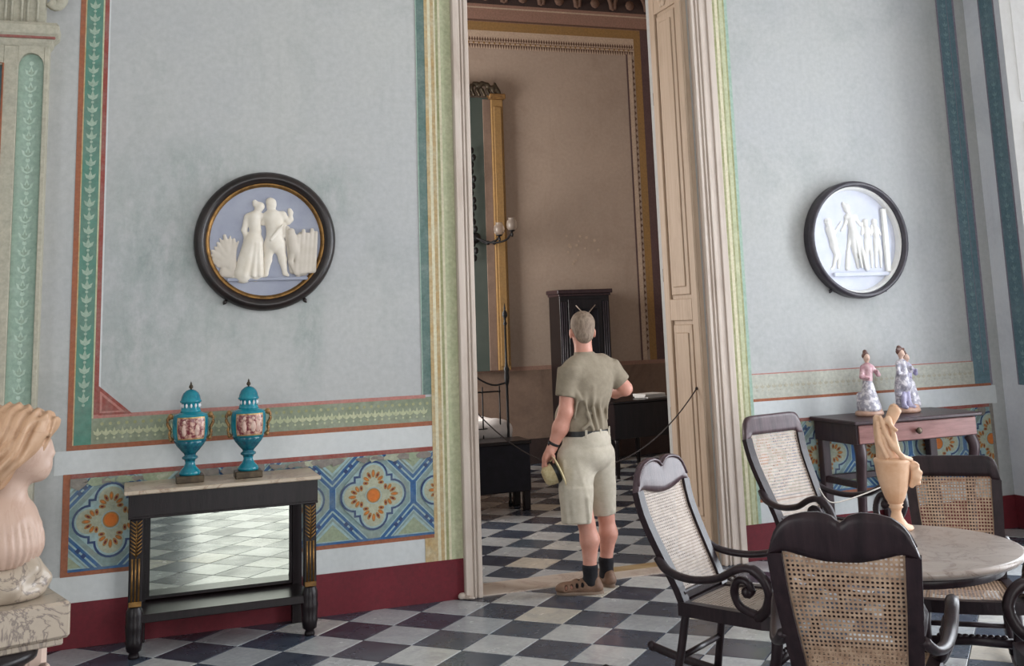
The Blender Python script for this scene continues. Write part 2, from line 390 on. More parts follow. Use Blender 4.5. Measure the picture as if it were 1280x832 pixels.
# ---- signed-distance modelling: capsules, ellipsoids and frustums blended into ONE smooth surface
def sdf_mesh(prims, h, k=0.02, post=None):
    """prims: ('c',a,b,ra,rb) ('e',centre,radii,rz|Matrix) ('f',a,b,ra,rb[,flat]); optional trailing dict {'k':..,'cut':True}"""
    los = []; his = []
    for p in prims:
        if p[0] in 'cf':
            r = max(p[3], p[4])*1.1; los += [np.minimum(p[1], p[2])-r]; his += [np.maximum(p[1], p[2])+r]
        else:
            r = max(p[2]); los += [np.array(p[1])-r]; his += [np.array(p[1])+r]
    lo = np.min([l for l, p in zip(los, prims) if not (isinstance(p[-1], dict) and p[-1].get('cut'))], axis=0) - 3*h
    hi = np.max([l for l, p in zip(his, prims) if not (isinstance(p[-1], dict) and p[-1].get('cut'))], axis=0) + 3*h
    N = np.ceil((hi-lo)/h).astype(int)+1
    ax = [lo[i] + h*np.arange(N[i]) for i in range(3)]
    F = np.full(N, 1.0, dtype=np.float32)
    for p, l, u in zip(prims, los, his):
        op = p[-1] if isinstance(p[-1], dict) else {}
        kk = op.get('k', k); mrg = 2*kk + 3*h
        i0 = np.clip(np.floor((l-mrg-lo)/h).astype(int), 0, N-1); i1 = np.clip(np.ceil((u+mrg-lo)/h).astype(int)+1, 1, N)
        sl = tuple(slice(a, b) for a, b in zip(i0, i1))
        X, Y, Z = np.meshgrid(ax[0][sl[0]], ax[1][sl[1]], ax[2][sl[2]], indexing='ij')
        if p[0] == 'e':
            x, y, z = X-p[1][0], Y-p[1][1], Z-p[1][2]
            R = p[3] if len(p) > 3 and not isinstance(p[3], dict) else 0.0
            if isinstance(R, (int, float)): R = Matrix.Rotation(R, 3, 'Z')
            q = [R[0][i]*x + R[1][i]*y + R[2][i]*z for i in range(3)]
            r = p[2]
            k0 = np.sqrt(sum((q[i]/r[i])**2 for i in range(3))); k1 = np.sqrt(sum((q[i]/r[i]**2)**2 for i in range(3)))+1e-9
            d = k0*(k0-1)/k1
        else:
            a = np.array(p[1], float); b = np.array(p[2], float); ab = b-a; L2 = ab@ab + 1e-12
            px, py, pz = X-a[0], Y-a[1], Z-a[2]
            t = (px*ab[0]+py*ab[1]+pz*ab[2])/L2; tc = np.clip(t, 0, 1)
            if p[0] == 'c':
                d = np.sqrt((px-ab[0]*tc)**2+(py-ab[1]*tc)**2+(pz-ab[2]*tc)**2) - (p[3]+(p[4]-p[3])*tc)
            else:
                rad = np.sqrt((px-ab[0]*t)**2+(py-ab[1]*t)**2+(pz-ab[2]*t)**2) - (p[3]+(p[4]-p[3])*tc)
                L = math.sqrt(L2); d = np.maximum(rad, np.maximum((t-1)*L, -t*L))
        A = F[sl]
        if op.get('cut'):
            F[sl] = np.maximum(A, -d)
        elif kk > 0:
            hh = np.clip(kk-np.abs(A-d), 0, None)/kk; F[sl] = np.minimum(A, d) - hh*hh*kk*0.25
        else: F[sl] = np.minimum(A, d)
    if post is not None:
        X, Y, Z = np.meshgrid(*ax, indexing='ij'); F = post(F, X, Y, Z)
    S = F < 0; nx, ny, nz = F.shape
    acc = np.zeros((nx-1, ny-1, nz-1, 3)); cnt = np.zeros((nx-1, ny-1, nz-1))
    I, J, K = np.meshgrid(np.arange(nx), np.arange(ny), np.arange(nz), indexing='ij')
    G = [I, J, K]; quads = []
    for axn in range(3):
        s0 = [slice(None)]*3; s1 = [slice(None)]*3; s0[axn] = slice(0, -1); s1[axn] = slice(1, None)
        f0 = F[tuple(s0)]; f1 = F[tuple(s1)]; cr_ = S[tuple(s0)] != S[tuple(s1)]
        tt = np.where(cr_, f0/np.where(f0-f1 == 0, 1e-9, f0-f1), 0)
        pos = [G[i][tuple(s0)].astype(float) for i in range(3)]; pos[axn] = pos[axn] + tt
        o = [i for i in range(3) if i != axn]
        for da in (0, 1):
            for db in (0, 1):
                q = [slice(None)]*3; q[o[0]] = slice(da, da+F.shape[o[0]]-1); q[o[1]] = slice(db, db+F.shape[o[1]]-1); q = tuple(q)
                cnt += cr_[q]
                for i in range(3): acc[..., i] += np.where(cr_[q], pos[i][q], 0)
        idx = np.argwhere(cr_); m_ = (idx[:, o[0]] > 0) & (idx[:, o[1]] > 0) & (idx[:, o[0]] < F.shape[o[0]]-1) & (idx[:, o[1]] < F.shape[o[1]]-1)
        idx = idx[m_]; ins = S[tuple(s0)][tuple(idx.T)]
        c = []
        for da, db in ((1, 1), (0, 1), (0, 0), (1, 0)):
            e = idx.copy(); e[:, o[0]] -= da; e[:, o[1]] -= db; c.append(e)
        flip = ins if axn != 1 else ~ins
        quads.append((c, flip))
    ids = -np.ones(cnt.shape, int); act = cnt > 0; ids[act] = np.arange(act.sum())
    V = acc[act]/cnt[act][:, None]*h + lo
    faces = []
    for c, flip in quads:
        Q = np.stack([ids[tuple(e.T)] for e in c], 1); Q[~flip] = Q[~flip][:, ::-1]; faces.append(Q)
    return V, np.concatenate(faces)
def sdf_obj(name, prims, h, mat, parent=None, k=0.02, post=None, M=None, smooth_iter=0):
    V, Fc = sdf_mesh(prims, h, k, post)
    if M is not None:
        A = np.array(M)[:3, :3]; V = V @ A.T + np.array(M)[:3, 3]
    b = MB(); b.add(V.tolist(), Fc.tolist(), 0, True)
    return b.build(name, mat, parent)

# ------------------------------------------------------------------ room shell
def struct(b, name, mats, parent=None): return b.build(name, mats, parent, 'structure')
XR = 6.58
b = MB(); b.box((-3.2, 0, 0), (2.10, .7, 6.2)); b.box((3.93, 0, 0), (7.2, .7, 6.2)); b.box((2.10, 0, 4.95), (3.93, .7, 6.2))
wall_back = struct(b, 'wall_back', 'blue_limewash')
b = MB(); b.box((-3.2, -10.2, 0), (-3.0, -6.8, 6.2)); b.box((-3.2, -4.4, 0), (-3.0, 0, 6.2)); b.box((-3.2, -6.8, 4.4), (-3.0, -4.4, 6.2)); wall_left = struct(b, 'wall_left', 'pale_plaster')  # gap in it added for the left fill lamp
b = MB(); b.box((-3.0, -10.2, 0), (.8, -10.0, 6.2)); b.box((4.0, -10.2, 0), (7.2, -10.0, 6.2)); b.box((.8, -10.2, 4.5), (4.0, -10.0, 6.2))
struct(b, 'wall_front', 'pale_plaster')
b = MB()
b.box((XR, -1.03, 0), (7.2, 0, 6.2))
for y0, y1 in ((-3.7, -2.45), (-6.9, -5.5), (-10.0, -8.7)): b.box((XR, y0, 0), (7.2, y1, 6.2))
for y0, y1 in ((-2.45, -1.03), (-5.5, -3.7), (-8.7, -6.9)): b.box((XR, y0, 4.6), (7.2, y1, 6.2))
wall_right = struct(b, 'wall_right', 'side_limewash')
# white shutter of the side window, swung into the room
sh_ = bpy.data.objects.new('window_1', None); COL.objects.link(sh_); sh_['kind'] = 'structure'
SL = .45
Ms = Matrix.Translation((6.572, -1.045, 0)) @ Matrix.Rotation(math.radians(90+35), 4, 'Z')
b = MB(); b.box((0, -.02, .02), (SL, .02, 4.56), 0, .004, Ms); b.build('shutter', 'white_limewash', sh_)
for z0, z1 in ((.2, 1.6), (1.75, 3.1), (3.25, 4.4)):
    b = MB(); b.box((.08, -.028, z0), (SL-.08, .028, z1), 0, .006, Ms); b.build('shutter_panel', 'white_limewash', sh_)
b = MB()
for y in (-1.03, -2.45): b.box((7.08, y-(.06 if y > -2 else 0), 0), (7.16, y+(0 if y > -2 else .06), 4.6))
b.box((7.08, -2.39, 4.54), (7.16, -1.09, 4.6)); b.build('window_frame', 'white_limewash', sh_)
b = MB(); b.box((-3.2, -10.2, 6.2), (7.2, .7, 6.4)); struct(b, 'ceiling', 'ceiling_plaster')
# bedroom beyond the doorway
b = MB(); b.box((.1, 6.0, 0), (7.9, 6.2, 6.4)); wall_bed = struct(b, 'wall_bedroom_back', 'bedroom_plaster')
b = MB(); b.box((.1, .7, 0), (.3, 3.4, 6.4)); b.box((.1, 5.2, 0), (.3, 6.0, 6.4)); b.box((.1, 3.4, 0), (.3, 5.2, .9)); b.box((.1, 3.4, 4.3), (.3, 5.2, 6.4))  # opening added for the bedroom fill lamp
struct(b, 'wall_bedroom_left', 'bedroom_plaster')
b = MB(); b.box((7.7, .7, 0), (7.9, 6.0, 6.4)); struct(b, 'wall_bedroom_right', 'bedroom_plaster')
b = MB(); b.box((.1, .7, 6.4), (7.9, 6.2, 6.6)); struct(b, 'ceiling.001', 'bedroom_plaster')

# ---- marble floors: one object per tile
def cam_px(p):
    d = Vector(p) - Vector((0, -7.17155, 1.744)); z = -(d.dot(Vector(cb)))
    return (673.74 + 1368.55*d.dot(Vector(cr))/z, 169.35 - 1368.55*d.dot(Vector(cu))/z, z)
TS = 0.31627; A_ = Vector((math.cos(-PI/4), math.sin(-PI/4), 0))*TS; B_ = Vector((math.sin(PI/4), math.cos(PI/4), 0))*TS
def tile_bm(b, M=None, s=TS, g=0.0016, bv=0.003, th=0.011):
    a = s/2-g; c = a-bv
    vs = [(-c,-c,0),(c,-c,0),(c,c,0),(-c,c,0),(-a,-a,-bv),(a,-a,-bv),(a,a,-bv),(-a,a,-bv),(-a,-a,-th),(a,-a,-th),(a,a,-th),(-a,a,-th)]
    fs = [(0,1,2,3)]+[(i+4, (i+1) % 4+4, (i+1) % 4, i) for i in range(4)]+[(i+8, (i+1) % 4+8, (i+1) % 4+4, i+4) for i in range(4)]
    if M is not None: vs = [M @ Vector(v) for v in vs]
    b.add(vs, fs)
def lay_floor(slab, O, x0, x1, y0, y1, want):
    cells = []
    for i in range(-60, 61):
        for j in range(-60, 61):
            c = Vector((O[0], O[1], 0)) + A_*(i+.5) + B_*(j+.5)
            if x0 < c.x < x1 and y0 < c.y < y1: cells.append((i, j, c))
    cells.sort(key=lambda q: -want(q[2])); proto = {}
    rest = {0: MB(), 1: MB()}
    for n, (i, j, c) in enumerate(cells):
        lt = (i+j) % 2; nm = 'pale_marble_tile' if lt else 'slate_tile'
        tilt = Euler((random.gauss(0, .0012), random.gauss(0, .0012), -PI/4))
        z = -abs(random.gauss(0, .0006))
        if n < 298:
            if lt not in proto:
                b = MB(); tile_bm(b); o = b.build('tile', nm, slab); proto[lt] = o.data
            else:
                o = bpy.data.objects.new('tile', proto[lt]); COL.objects.link(o); o.parent = slab
            o.location = (c.x, c.y, z); o.rotation_euler = tilt
        else: tile_bm(rest[lt], Matrix.Translation((c.x, c.y, z)) @ tilt.to_matrix().to_4x4())
    for lt in (0, 1):
        if rest[lt].v: rest[lt].build('tile_field', ('slate_tile', 'pale_marble_tile')[lt], slab, 'stuff')
b = MB(); b.box((-3.2, -10.2, -.12), (7.2, .30, -.010)); floor = struct(b, 'floor', 'grout')
def want_main(c):
    u, v, z = cam_px(c)
    if z < .5: return -99
    inside = -60 < u < 1340 and v < 900
    return (10 if inside else 0) - (abs(c.y)*.5 if not inside else 0) - (abs(c.x-1.5)*.3 if not inside else 0)
lay_floor(floor, (1.4965, -.4141), -3.1, 7.0, -10.1, .18, want_main)
b = MB(); b.box((.1, .30, -.12), (7.9, 6.2, -.010)); floor2 = struct(b, 'floor.001', 'grout')
def want_bed(c):
    u, v, z = cam_px(c); return (10 if 560 < u < 900 else 0) - abs(u-720)*.002
lay_floor(floor2, (1.4518, -.3694), .4, 7.8, .12, 6.1, want_bed)
b = MB(); b.box((2.10, -.022, -.02), (3.1, .30, .006), 0, .003); b.box((3.103, -.022, -.02), (3.93, .16, .006), 0, .003); b.box((3.103, .163, -.02), (3.93, .30, .006), 1, .003)
struct(b, 'trim_2', ['threshold_marble', 'threshold_ochre'])

# ---- painting on the walls: flat coats, each a little proud of the one below
def clip(poly, x0, x1, z0, z1):
    for ax, lim, sg in ((0, x0, 1), (0, x1, -1), (1, z0, 1), (1, z1, -1)):
        out = []
        for i in range(len(poly)):
            p, q = poly[i], poly[(i+1) % len(poly)]; a = (p[ax]-lim)*sg; c = (q[ax]-lim)*sg
            if a >= 0: out.append(p)
            if (a >= 0) != (c >= 0):
                t = a/(a-c); out.append((p[0]+(q[0]-p[0])*t, p[1]+(q[1]-p[1])*t))
        poly = out
        if len(poly) < 3: return None
    return poly
class Coat:
    def __init__(s, M=None): s.b = MB(); s.mats = []; s.lim = None; s.M = M
    def poly(s, pts, mat, layer=0):
        if s.lim: pts = clip(pts, *s.lim)
        if not pts: return
        if mat not in s.mats: s.mats.append(mat)
        s.k = getattr(s, 'k', 0)+1; y = -.0015-.0007*layer-1.2e-6*s.k
        vs = [(p[0], y, p[1]) for p in pts]
        if s.M is not None: vs = [s.M @ Vector(v) for v in vs]
        s.b.add(vs, [tuple(range(len(pts)))], s.mats.index(mat), False)
    def rect(s, x0, x1, z0, z1, mat, layer=0): s.poly([(x0, z0), (x1, z0), (x1, z1), (x0, z1)], mat, layer)
    def disc(s, x, z, r, mat, layer=0, n=24, ry=None, rot=0):
        ry = ry or r; q = []
        for k in range(n):
            a = 2*PI*k/n; u, v = r*math.cos(a), ry*math.sin(a); q.append((x+u*math.cos(rot)-v*math.sin(rot), z+u*math.sin(rot)+v*math.cos(rot)))
        s.poly(q, mat, layer)
    def line(s, a, c, w, mat, layer=0):
        d = Vector((c[0]-a[0], c[1]-a[1])); n = Vector((-d.y, d.x)).normalized()*w/2
        s.poly([(a[0]-n.x, a[1]-n.y), (c[0]-n.x, c[1]-n.y), (c[0]+n.x, c[1]+n.y), (a[0]+n.x, a[1]+n.y)], mat, layer)
    def build(s, name, parent): return s.b.build(name, s.mats, parent)

def lotus(c, x, z, s, mat, layer, up=1):
    for a in (-.65, 0, .65):
        L = s*(1.0 if a == 0 else .85); d = (math.sin(a)*up, math.cos(a)*up); n = (-d[1], d[0])
        q = [(x, z), (x+d[0]*L*.5-n[0]*s*.17, z+d[1]*L*.5-n[1]*s*.17), (x+d[0]*L, z+d[1]*L), (x+d[0]*L*.5+n[0]*s*.17, z+d[1]*L*.5+n[1]*s*.17)]
        c.poly(q if up*1 > 0 else q, mat, layer)
    c.disc(x, z-.012*up, s*.14, mat, layer, 10)

def dado(c, xs, x0, x1, z0, z1, period, upper_wear):
    zc = .687; hp = period/2; k = period/.512
    c.lim = (x0, x1, z0, z1)
    c.rect(x0, x1, z0, z1, 'paint_dado_field', 0)
    for x in xs:
        # octagon bands between the nodes
        for s in (-1, 1):
            nx = x + s*hp
            for (w_, mt, ly) in ((.060, 'paint_dado_light', 1), (.046, 'paint_dado_blue', 2), (.010, 'paint_dado_light', 3)):
                if w_ != .010: c.line((nx, zc-.085), (nx, zc+.085), w_*.8, mt, ly)
                for t in (-1, 1):
                    c.line((nx, zc+t*.075), (nx-s*.20, zc+t*.275), w_, mt, ly)
                    c.line((nx, zc+t*.075), (nx+s*.20, zc+t*.275), w_, mt, ly)
            for t in (-1, 1):       # little studs along the diagonals
                for q in (.085, .115): 
                    c.disc(nx-s*q*1.0, zc+t*(.075+q*1.0), .017, 'paint_dado_deep', 4, 4, None, 0)
                # triangle under / over the node
                tri = [(nx, zc+t*.135), (nx-.135, zc+t*.262), (nx+.135, zc+t*.262)]
                if t > 0: tri = tri[::-1]
                c.poly(tri[::-1] if t < 0 else tri[::-1], 'paint_dado_light', 4)
                tr2 = [(nx, zc+t*.155), (nx-.105, zc+t*.252), (nx+.105, zc+t*.252)]
                c.poly(tr2[::-1], 'paint_dado_moss', 5)
        # quatrefoil
        oc = [(x+.195*math.cos(PI/8+i*PI/4), zc+.195*math.sin(PI/8+i*PI/4)) for i in range(8)]
        c.poly(oc, 'paint_dado_light', 5)
        L = .118
        for ly, r, mt, sq in ((6, .094, 'paint_dado_deep', .125), (7, .081, 'paint_dado_light', .112), (8, .070, 'paint_dado_cream', .10)):
            for ax, az in ((1, 0), (-1, 0), (0, 1), (0, -1)): c.disc(x+ax*L, zc+az*L, r, mt, ly)
            c.poly([(x-sq, zc-sq), (x+sq, zc-sq), (x+sq, zc+sq), (x-sq, zc+sq)], mt, ly) if ly != 8 else c.disc(x, zc, .10, mt, ly)
        for ax, az in ((1, 0), (-1, 0), (0, 1), (0, -1)):
            cx_, cz_ = x+ax*.062, zc+az*.062; base = math.atan2(az, ax)
            for i in range(-3, 4):
                a = base + i*.50; r = .078 - abs(i)*.006
                c.disc(cx_+math.cos(a)*(r*.62+.012)+ax*.012, cz_+math.sin(a)*(r*.62+.012)+az*.012, r*.32, 'paint_dado_ochre', 9, 10, .0115, a)
                c.disc(cx_+math.cos(a)*(r*.62+.012)+ax*.012, cz_+math.sin(a)*(r*.62+.012)+az*.012, r*.16, 'paint_oxblood' if i % 2 else 'paint_dado_sun', 10, 8, .005, a)
        c.disc(x, zc, .052, 'paint_dado_light', 9); c.disc(x, zc, .045, 'paint_dado_ochre', 10); c.disc(x, zc, .036, 'paint_dado_sun', 11)
    c.rect(x0, x1, z0, z0+.014, 'paint_dado_blue', 12)
    # worn chalky patches along the top
    rnd = random.Random(5)
    for i in range(int((x1-x0)/.05)):
        if rnd.random() < upper_wear:
            xx = x0 + i*.05 + rnd.random()*.05; n = 9; rr = .02+rnd.random()*.035; hh = .012+rnd.random()*.03
            q = [(xx+rr*(1+.4*rnd.random())*math.cos(2*PI*t/n), z1-.01-rnd.random()*.02+hh*math.sin(2*PI*t/n)) for t in range(n)]
            c.poly(q, rnd.choice(['paint_dado_grey', 'paint_dado_moss', 'paint_dado_cream', 'paint_dado_grey']), 13)
    c.lim = None

# left of the doorway
c = Coat()
ZT = 5.5
c.rect(-.337, -.307, 1.095, ZT, 'paint_orange', 1); c.rect(-.307, -.300, 1.11, ZT, 'paint_gold', 2)
c.rect(-.307, -.205, 1.12, ZT, 'paint_green', 1); c.rect(-.205, -.196, 1.27, ZT, 'paint_pale_green', 2)
c.rect(-.196, -.170, 1.275, ZT, 'paint_red', 2)
c.rect(-.170, -.160, 1.29, ZT, 'pale_plaster', 2)
c.rect(-.205, 1.875, 1.12, 1.275, 'paint_dull_green', 1); c.rect(-.337, 1.875, 1.092, 1.12, 'paint_orange', 2)
c.rect(-.196, 1.82, 1.268, 1.290, 'paint_rose', 3)
c.poly([(-.17, 1.285), (.02, 1.285), (-.17, 1.455)], 'paint_red', 4); c.poly([(-.162, 1.297), (-.02, 1.297), (-.162, 1.425)], 'paint_rose', 5); c.poly([(-.150, 1.307), (-.05, 1.307), (-.150, 1.397)], 'paint_red', 6)
c.rect(1.80, 1.870, 1.29, ZT, 'paint_dark_green', 3); c.rect(1.80, 1.806, 1.29, ZT, 'paint_sage', 4)
z = 1.36
while z < ZT-.1:
    lotus(c, -.253, z, .062, 'paint_leaf', 3); z += .083
rnd = random.Random(3)
for i in range(44):
    xx = -.17 + i*.046; lotus(c, xx, 1.165, .05, 'paint_pale_green', 3); c.disc(xx+.023, 1.235, .010, 'paint_olive', 3, 8)
c.build('painted_border', wall_back)
c = Coat()      # trompe-l'oeil pilaster beside the casing
xs = [(1.862, 1.885, 'paint_gold'), (1.885, 1.905, 'paint_cream'), (1.905, 1.928, 'paint_gold'), (1.928, 1.940, 'paint_cream'), (1.940, 1.958, 'paint_olive'), (1.958, 1.975, 'paint_cream'), (1.975, 2.06, 'paint_pale_green')]
for x0, x1, mt in xs: c.rect(x0, x1, .245, ZT, mt, 5)
c.rect(1.80, 1.862, .245, .392, 'paint_gold', 5)
c.build('painted_pilaster', wall_back)
c = Coat()
c.rect(-.40, 1.862, .957, 1.092, 'pale_plaster', 1); c.rect(-.40, 1.80, .245, .393, 'pale_plaster', 1)
c.rect(-.349, 1.868, .932, .959, 'paint_red', 2); c.rect(-.349, -.310, .393, .959, 'paint_orange', 3); c.rect(-.349, 1.868, .390, .415, 'paint_orange', 3)
c.build('painted_band', wall_back)
c = Coat(); dado(c, [-.084+.5177*i for i in range(5)], -.31, 1.862, .415, .932, .5177, .7); c.build('painted_dado', wall_back)
b = MB(); b.box((-3.0, -.010, 0), (2.05, .0, .246)); struct(b, 'baseboard_back', 'paint_oxblood')
# right of the doorway
c = Coat()
for x0, x1, mt in [(4.11, 4.145, 'paint_pale_green'), (4.145, 4.165, 'paint_olive'), (4.165, 4.19, 'paint_cream'), (4.19, 4.205, 'paint_olive'), (4.205, 4.235, 'paint_pale_green'), (4.235, 4.25, 'paint_olive'), (4.25, 4.275, 'paint_sage')]:
    c.rect(x0, x1, .245, ZT, mt, 5)
c.build('painted_pilaster', wall_back)
c = Coat()
c.rect(4.275, 6.46, 1.115, 1.295, 'paint_ash', 1); c.rect(4.275, 6.46, 1.095, 1.115, 'paint_orange', 2); c.rect(4.275, 6.30, 1.288, 1.296, 'paint_rose', 2)
c.rect(6.285, 6.30, 1.29, ZT, 'paint_violet', 2); c.rect(6.30, 6.455, 1.115, ZT, 'paint_teal', 3); c.rect(6.455, 6.475, 1.10, ZT, 'paint_violet', 3); c.rect(6.395, 6.40, 1.2, ZT, 'paint_violet', 4)
z = 1.3
while z < ZT: lotus(c, 6.36, z, .05, 'paint_mist', 5); z += .083
for i in range(40): lotus(c, 4.31+i*.05, 1.185, .04, 'paint_stone', 3)
c.build('painted_border', wall_back)
c = Coat()
c.rect(4.275, 6.5, .955, 1.095, 'pale_plaster', 1); c.rect(4.275, 6.44, .245, .393, 'pale_plaster', 1)
c.rect(4.275, 6.45, .932, .957, 'paint_red', 2); c.rect(4.275, 6.45, .390, .415, 'paint_orange', 3); c.rect(6.415, 6.45, .393, .957, 'paint_dado_grey', 3)
c.build('painted_band', wall_back)
c = Coat(); dado(c, [4.33+.5177*i for i in range(5)], 4.275, 6.415, .415, .932, .5177, .6); c.build('painted_dado', wall_back)
b = MB(); b.box((4.118, -.010, 0), (XR, .0, .246)); struct(b, 'baseboard_back.001', 'paint_oxblood')
# side wall strip before its window
Mx = Matrix.Translation((XR, 0, 0)) @ Matrix.Rotation(-PI/2, 4, 'Z')      # local x runs toward the camera, local -y into the room
c = Coat(Mx)
c.rect(.165, .18, 1.1, ZT, 'paint_violet', 1); c.rect(.18, .325, 1.1, ZT, 'paint_teal', 1); c.rect(.325, .342, 1.1, ZT, 'paint_violet', 1)
z = 1.16
while z < ZT: lotus(c, .25, z, .05, 'paint_mist', 2); z += .083
c.build('painted_border', wall_right)
b = MB(); b.box((XR-.01, -.38, 0), (XR, -.012, .246)); struct(b, 'baseboard_right', 'paint_oxblood')

# ---- door casing, folded panelled leaf in the reveal
door = bpy.data.objects.new('door_1', None); COL.objects.link(door); door['kind'] = 'structure'
def casing(x0, x1, flutes):
    b = MB(); b.box((x0, -.045, 0), (x1, .0, 5.05), 0, .006)
    for a, d in flutes: b.box((x0+a, -.058, .0), (x0+d, -.045, 5.05), 0, .005)
    return b.build('casing', 'door_cream', door)
casing(2.05, 2.163, [(.0, .05), (.058, .072), (.082, .113)])
casing(3.93, 4.118, [(.0, .025), (.04, .055), (.068, .095), (.135, .188)])
b = MB(); b.box((2.05, -.045, 4.95), (4.118, .0, 5.14), 0, .006); b.build('casing', 'door_cream', door)
b = MB(); b.box((2.10, .0, 0), (2.13, .70, 4.95)); b.build('jamb', 'door_tan', door)
# right reveal: shutter leaf with raised stiles and rails, two sunk panels
b = MB()
b.box((3.90, .02, .01), (3.93, .55, 4.93), 0)
for y0, y1 in ((.02, .11), (.46, .55)): b.box((3.878, y0, .01), (3.90, y1, 4.93), 0, .004)
for z0, z1 in ((.01, .28), (1.70, 1.86), (4.12, 4.93)): b.box((3.878, .11, z0), (3.90, .46, z1), 0, .004)
leaf = b.build('leaf', 'door_tan', door)
for z0, z1 in ((.28, 1.70), (1.86, 4.12)):
    b = MB(); b.box((3.884, .135, z0+.03), (3.90, .435, z1-.03), 0, .006); b.box((3.876, .19, z0+.09), (3.884, .385, z1-.09), 0, .006); b.build('panel', 'door_tan', leaf)
b = MB()
for i in range(10):
    a = 2*PI*i/10; b.ball((3.874, .30+.06*math.cos(a), 4.30+.13*math.sin(a)), (.012, .035, .035), 8)
b.ball((3.872, .30, 4.30), (.016, .045, .08), 10)
b.build('carved_rosette', 'door_tan', leaf)
for z0 in (.95, 2.0, 3.4):
    b = MB(); b.lathe([(.010, 0), (.010, .10)], 8, 0, Matrix.Translation((3.895, .565, z0))); b.build('hinge', 'bronze', leaf)
b = MB(); b.sweep([(2.035, -.03, .018), (2.075, -.07, .014), (2.10, -.08, .012)], [.018, .012, .006], [.018, .012, .006], 8)
b.ball((2.03, -.035, .022), (.030, .022, .022), 10); tag(b.build('doorstop', 'threshold_marble'), 'small pale stone doorstop on the floor beside the left door casing', 'doorstop')

# ---- pilaster at the left edge
pl = bpy.data.objects.new('trim_3', None); COL.objects.link(pl); pl['kind'] = 'structure'; pl.location = (0, 0, .055)
b = MB()
b.box((-1.3, -.11, -.055), (-.50, 0, 3.42)); b.box((-.525, -.15, -.055), (-.50, -.11, 3.42), 0, .003)
b.box((-.745, -.15, -.055), (-.665, -.11, 3.42), 0, .003); b.box((-1.3, -.15, -.055), (-.80, -.11, 3.42))
arch = [(-.665, 3.42), (-.665, 3.34)] + [(-.595+.07*math.cos(PI-PI*i/10), 3.30+.08*math.sin(PI*i/10)) for i in range(11)] + [(-.525, 3.42)]
b.prism(arch, -.15, -.11); b.box((-.80, -.15, 3.30), (-.745, -.11, 3.42))
b.build('shaft', 'paint_stone', pl)
c = Coat(Matrix.Translation((0, -.11, 0)))
c.rect(-.664, -.526, .2, 3.30, 'paint_sage', 0); c.disc(-.595, 3.30, .069, 'paint_sage', 0, 20, .08)
z = .3
while z < 3.3: lotus(c, -.595, z, .070, 'paint_frost', 2); lotus(c, -.595, z+.01, .04, 'paint_leaf', 3); c.disc(-.595, z+.082, .013, 'paint_frost', 3, 8); z += .098
c.rect(-.80, -.745, .2, 3.30, 'paint_teal', 0)
c.build('painted_panel', pl)
b = MB(); b.sweep([(-.745, -.152, .2), (-.745, -.152, 3.31), (-.80, -.152, 3.31)], .008, .006, 6); b.build('painted_fillet', 'paint_orange', pl)
b = MB()
prof = [(-.15, 3.42), (-.165, 3.44), (-.17, 3.46), (-.20, 3.49), (-.205, 3.54), (-.19, 3.56), (-.15, 3.56)]
for (y0, z0), (y1, z1) in zip(prof[:-1], prof[1:]):
    e0 = -.15-y0; e1 = -.15-y1
    b.add([(-1.3, y0, z0), (-.50+e0, y0, z0), (-.50+e1, y1, z1), (-1.3, y1, z1)], [(0, 1, 2, 3)])
    b.add([(-.50+e0, y0, z0), (-.50+e0, 0, z0), (-.50+e1, 0, z1), (-.50+e1, y1, z1)], [(0, 1, 2, 3)])
b.add([(-1.3, -.15, 3.56), (-.5, -.15, 3.56), (-.5, 0, 3.56), (-1.3, 0, 3.56)], [(0, 1, 2, 3)]); b.add([(-1.3, -.15, 3.42), (-.5, -.15, 3.42), (-.5, 0, 3.42), (-1.3, 0, 3.42)], [(3, 2, 1, 0)])
b.build('capital_moulding', 'paint_stone', pl)
b = MB(); b.box((-1.3, -.186, 3.462), (-.465, -.165, 3.484), 0, .003); b.build('red_fillet', 'paint_red', pl)
b = MB(); b.box((-1.3, -.12, 3.56), (-.53, 0, 4.6))
for i in range(8):
    x = -.60 - .088*i
    b.sweep([(x-.028, -.125, 3.57), (x-.028, -.125, 3.70)] + [(x+.028*math.cos(PI-PI*k/8), -.125, 3.70+.032*math.sin(PI*k/8)) for k in range(9)] + [(x+.028, -.125, 3.57)], .009, .009, 6)
b.box((-1.3, -.15, 3.76), (-.51, 0, 3.80), 0, .004)
b.build('fluted_frieze', 'paint_stone', pl)
b = MB(); b.sweep(bez([(-.51, -.09, 3.72), (-.475, -.09, 3.695), (-.445, -.09, 3.72), (-.43, -.09, 3.80)], 4), [.016]*13, [.035]*13, 8); b.build('acanthus', 'paint_stone', pl)

# ---- painted decoration and cornice of the bedroom's back wall (plane y = 6)
Mb = Matrix.Translation((0, 6.0, 0))
c = Coat(Mb)
c.rect(.3, 7.7, 0, 1.13, 'bedroom_dado_plaster', 0); c.rect(.3, 7.7, 1.13, 1.18, 'paint_bed_pink', 1); c.rect(.3, 7.7, 0, .30, 'paint_dark_frieze', 1)
c.rect(.3, 7.7, 5.84, 6.4, 'paint_dark_frieze', 1)
c.rect(.3, 6.66, 5.60, 5.84, 'paint_bed_pink', 1); c.rect(.3, 6.66, 5.605, 5.63, 'paint_bed_brown', 2); c.rect(.3, 6.66, 5.78, 5.80, 'paint_bed_cream', 2)
c.rect(6.46, 6.66, 1.18, 5.61, 'paint_bed_plum', 2)  # same frame as the pink top band; shade put into the plum colour
c.rect(.3, 6.46, 5.48, 5.60, 'paint_bed_ochre', 2); c.rect(6.36, 6.46, 1.18, 5.60, 'paint_bed_ochre', 2)
c.rect(.3, 6.36, 5.24, 5.48, 'paint_bed_cream', 2)
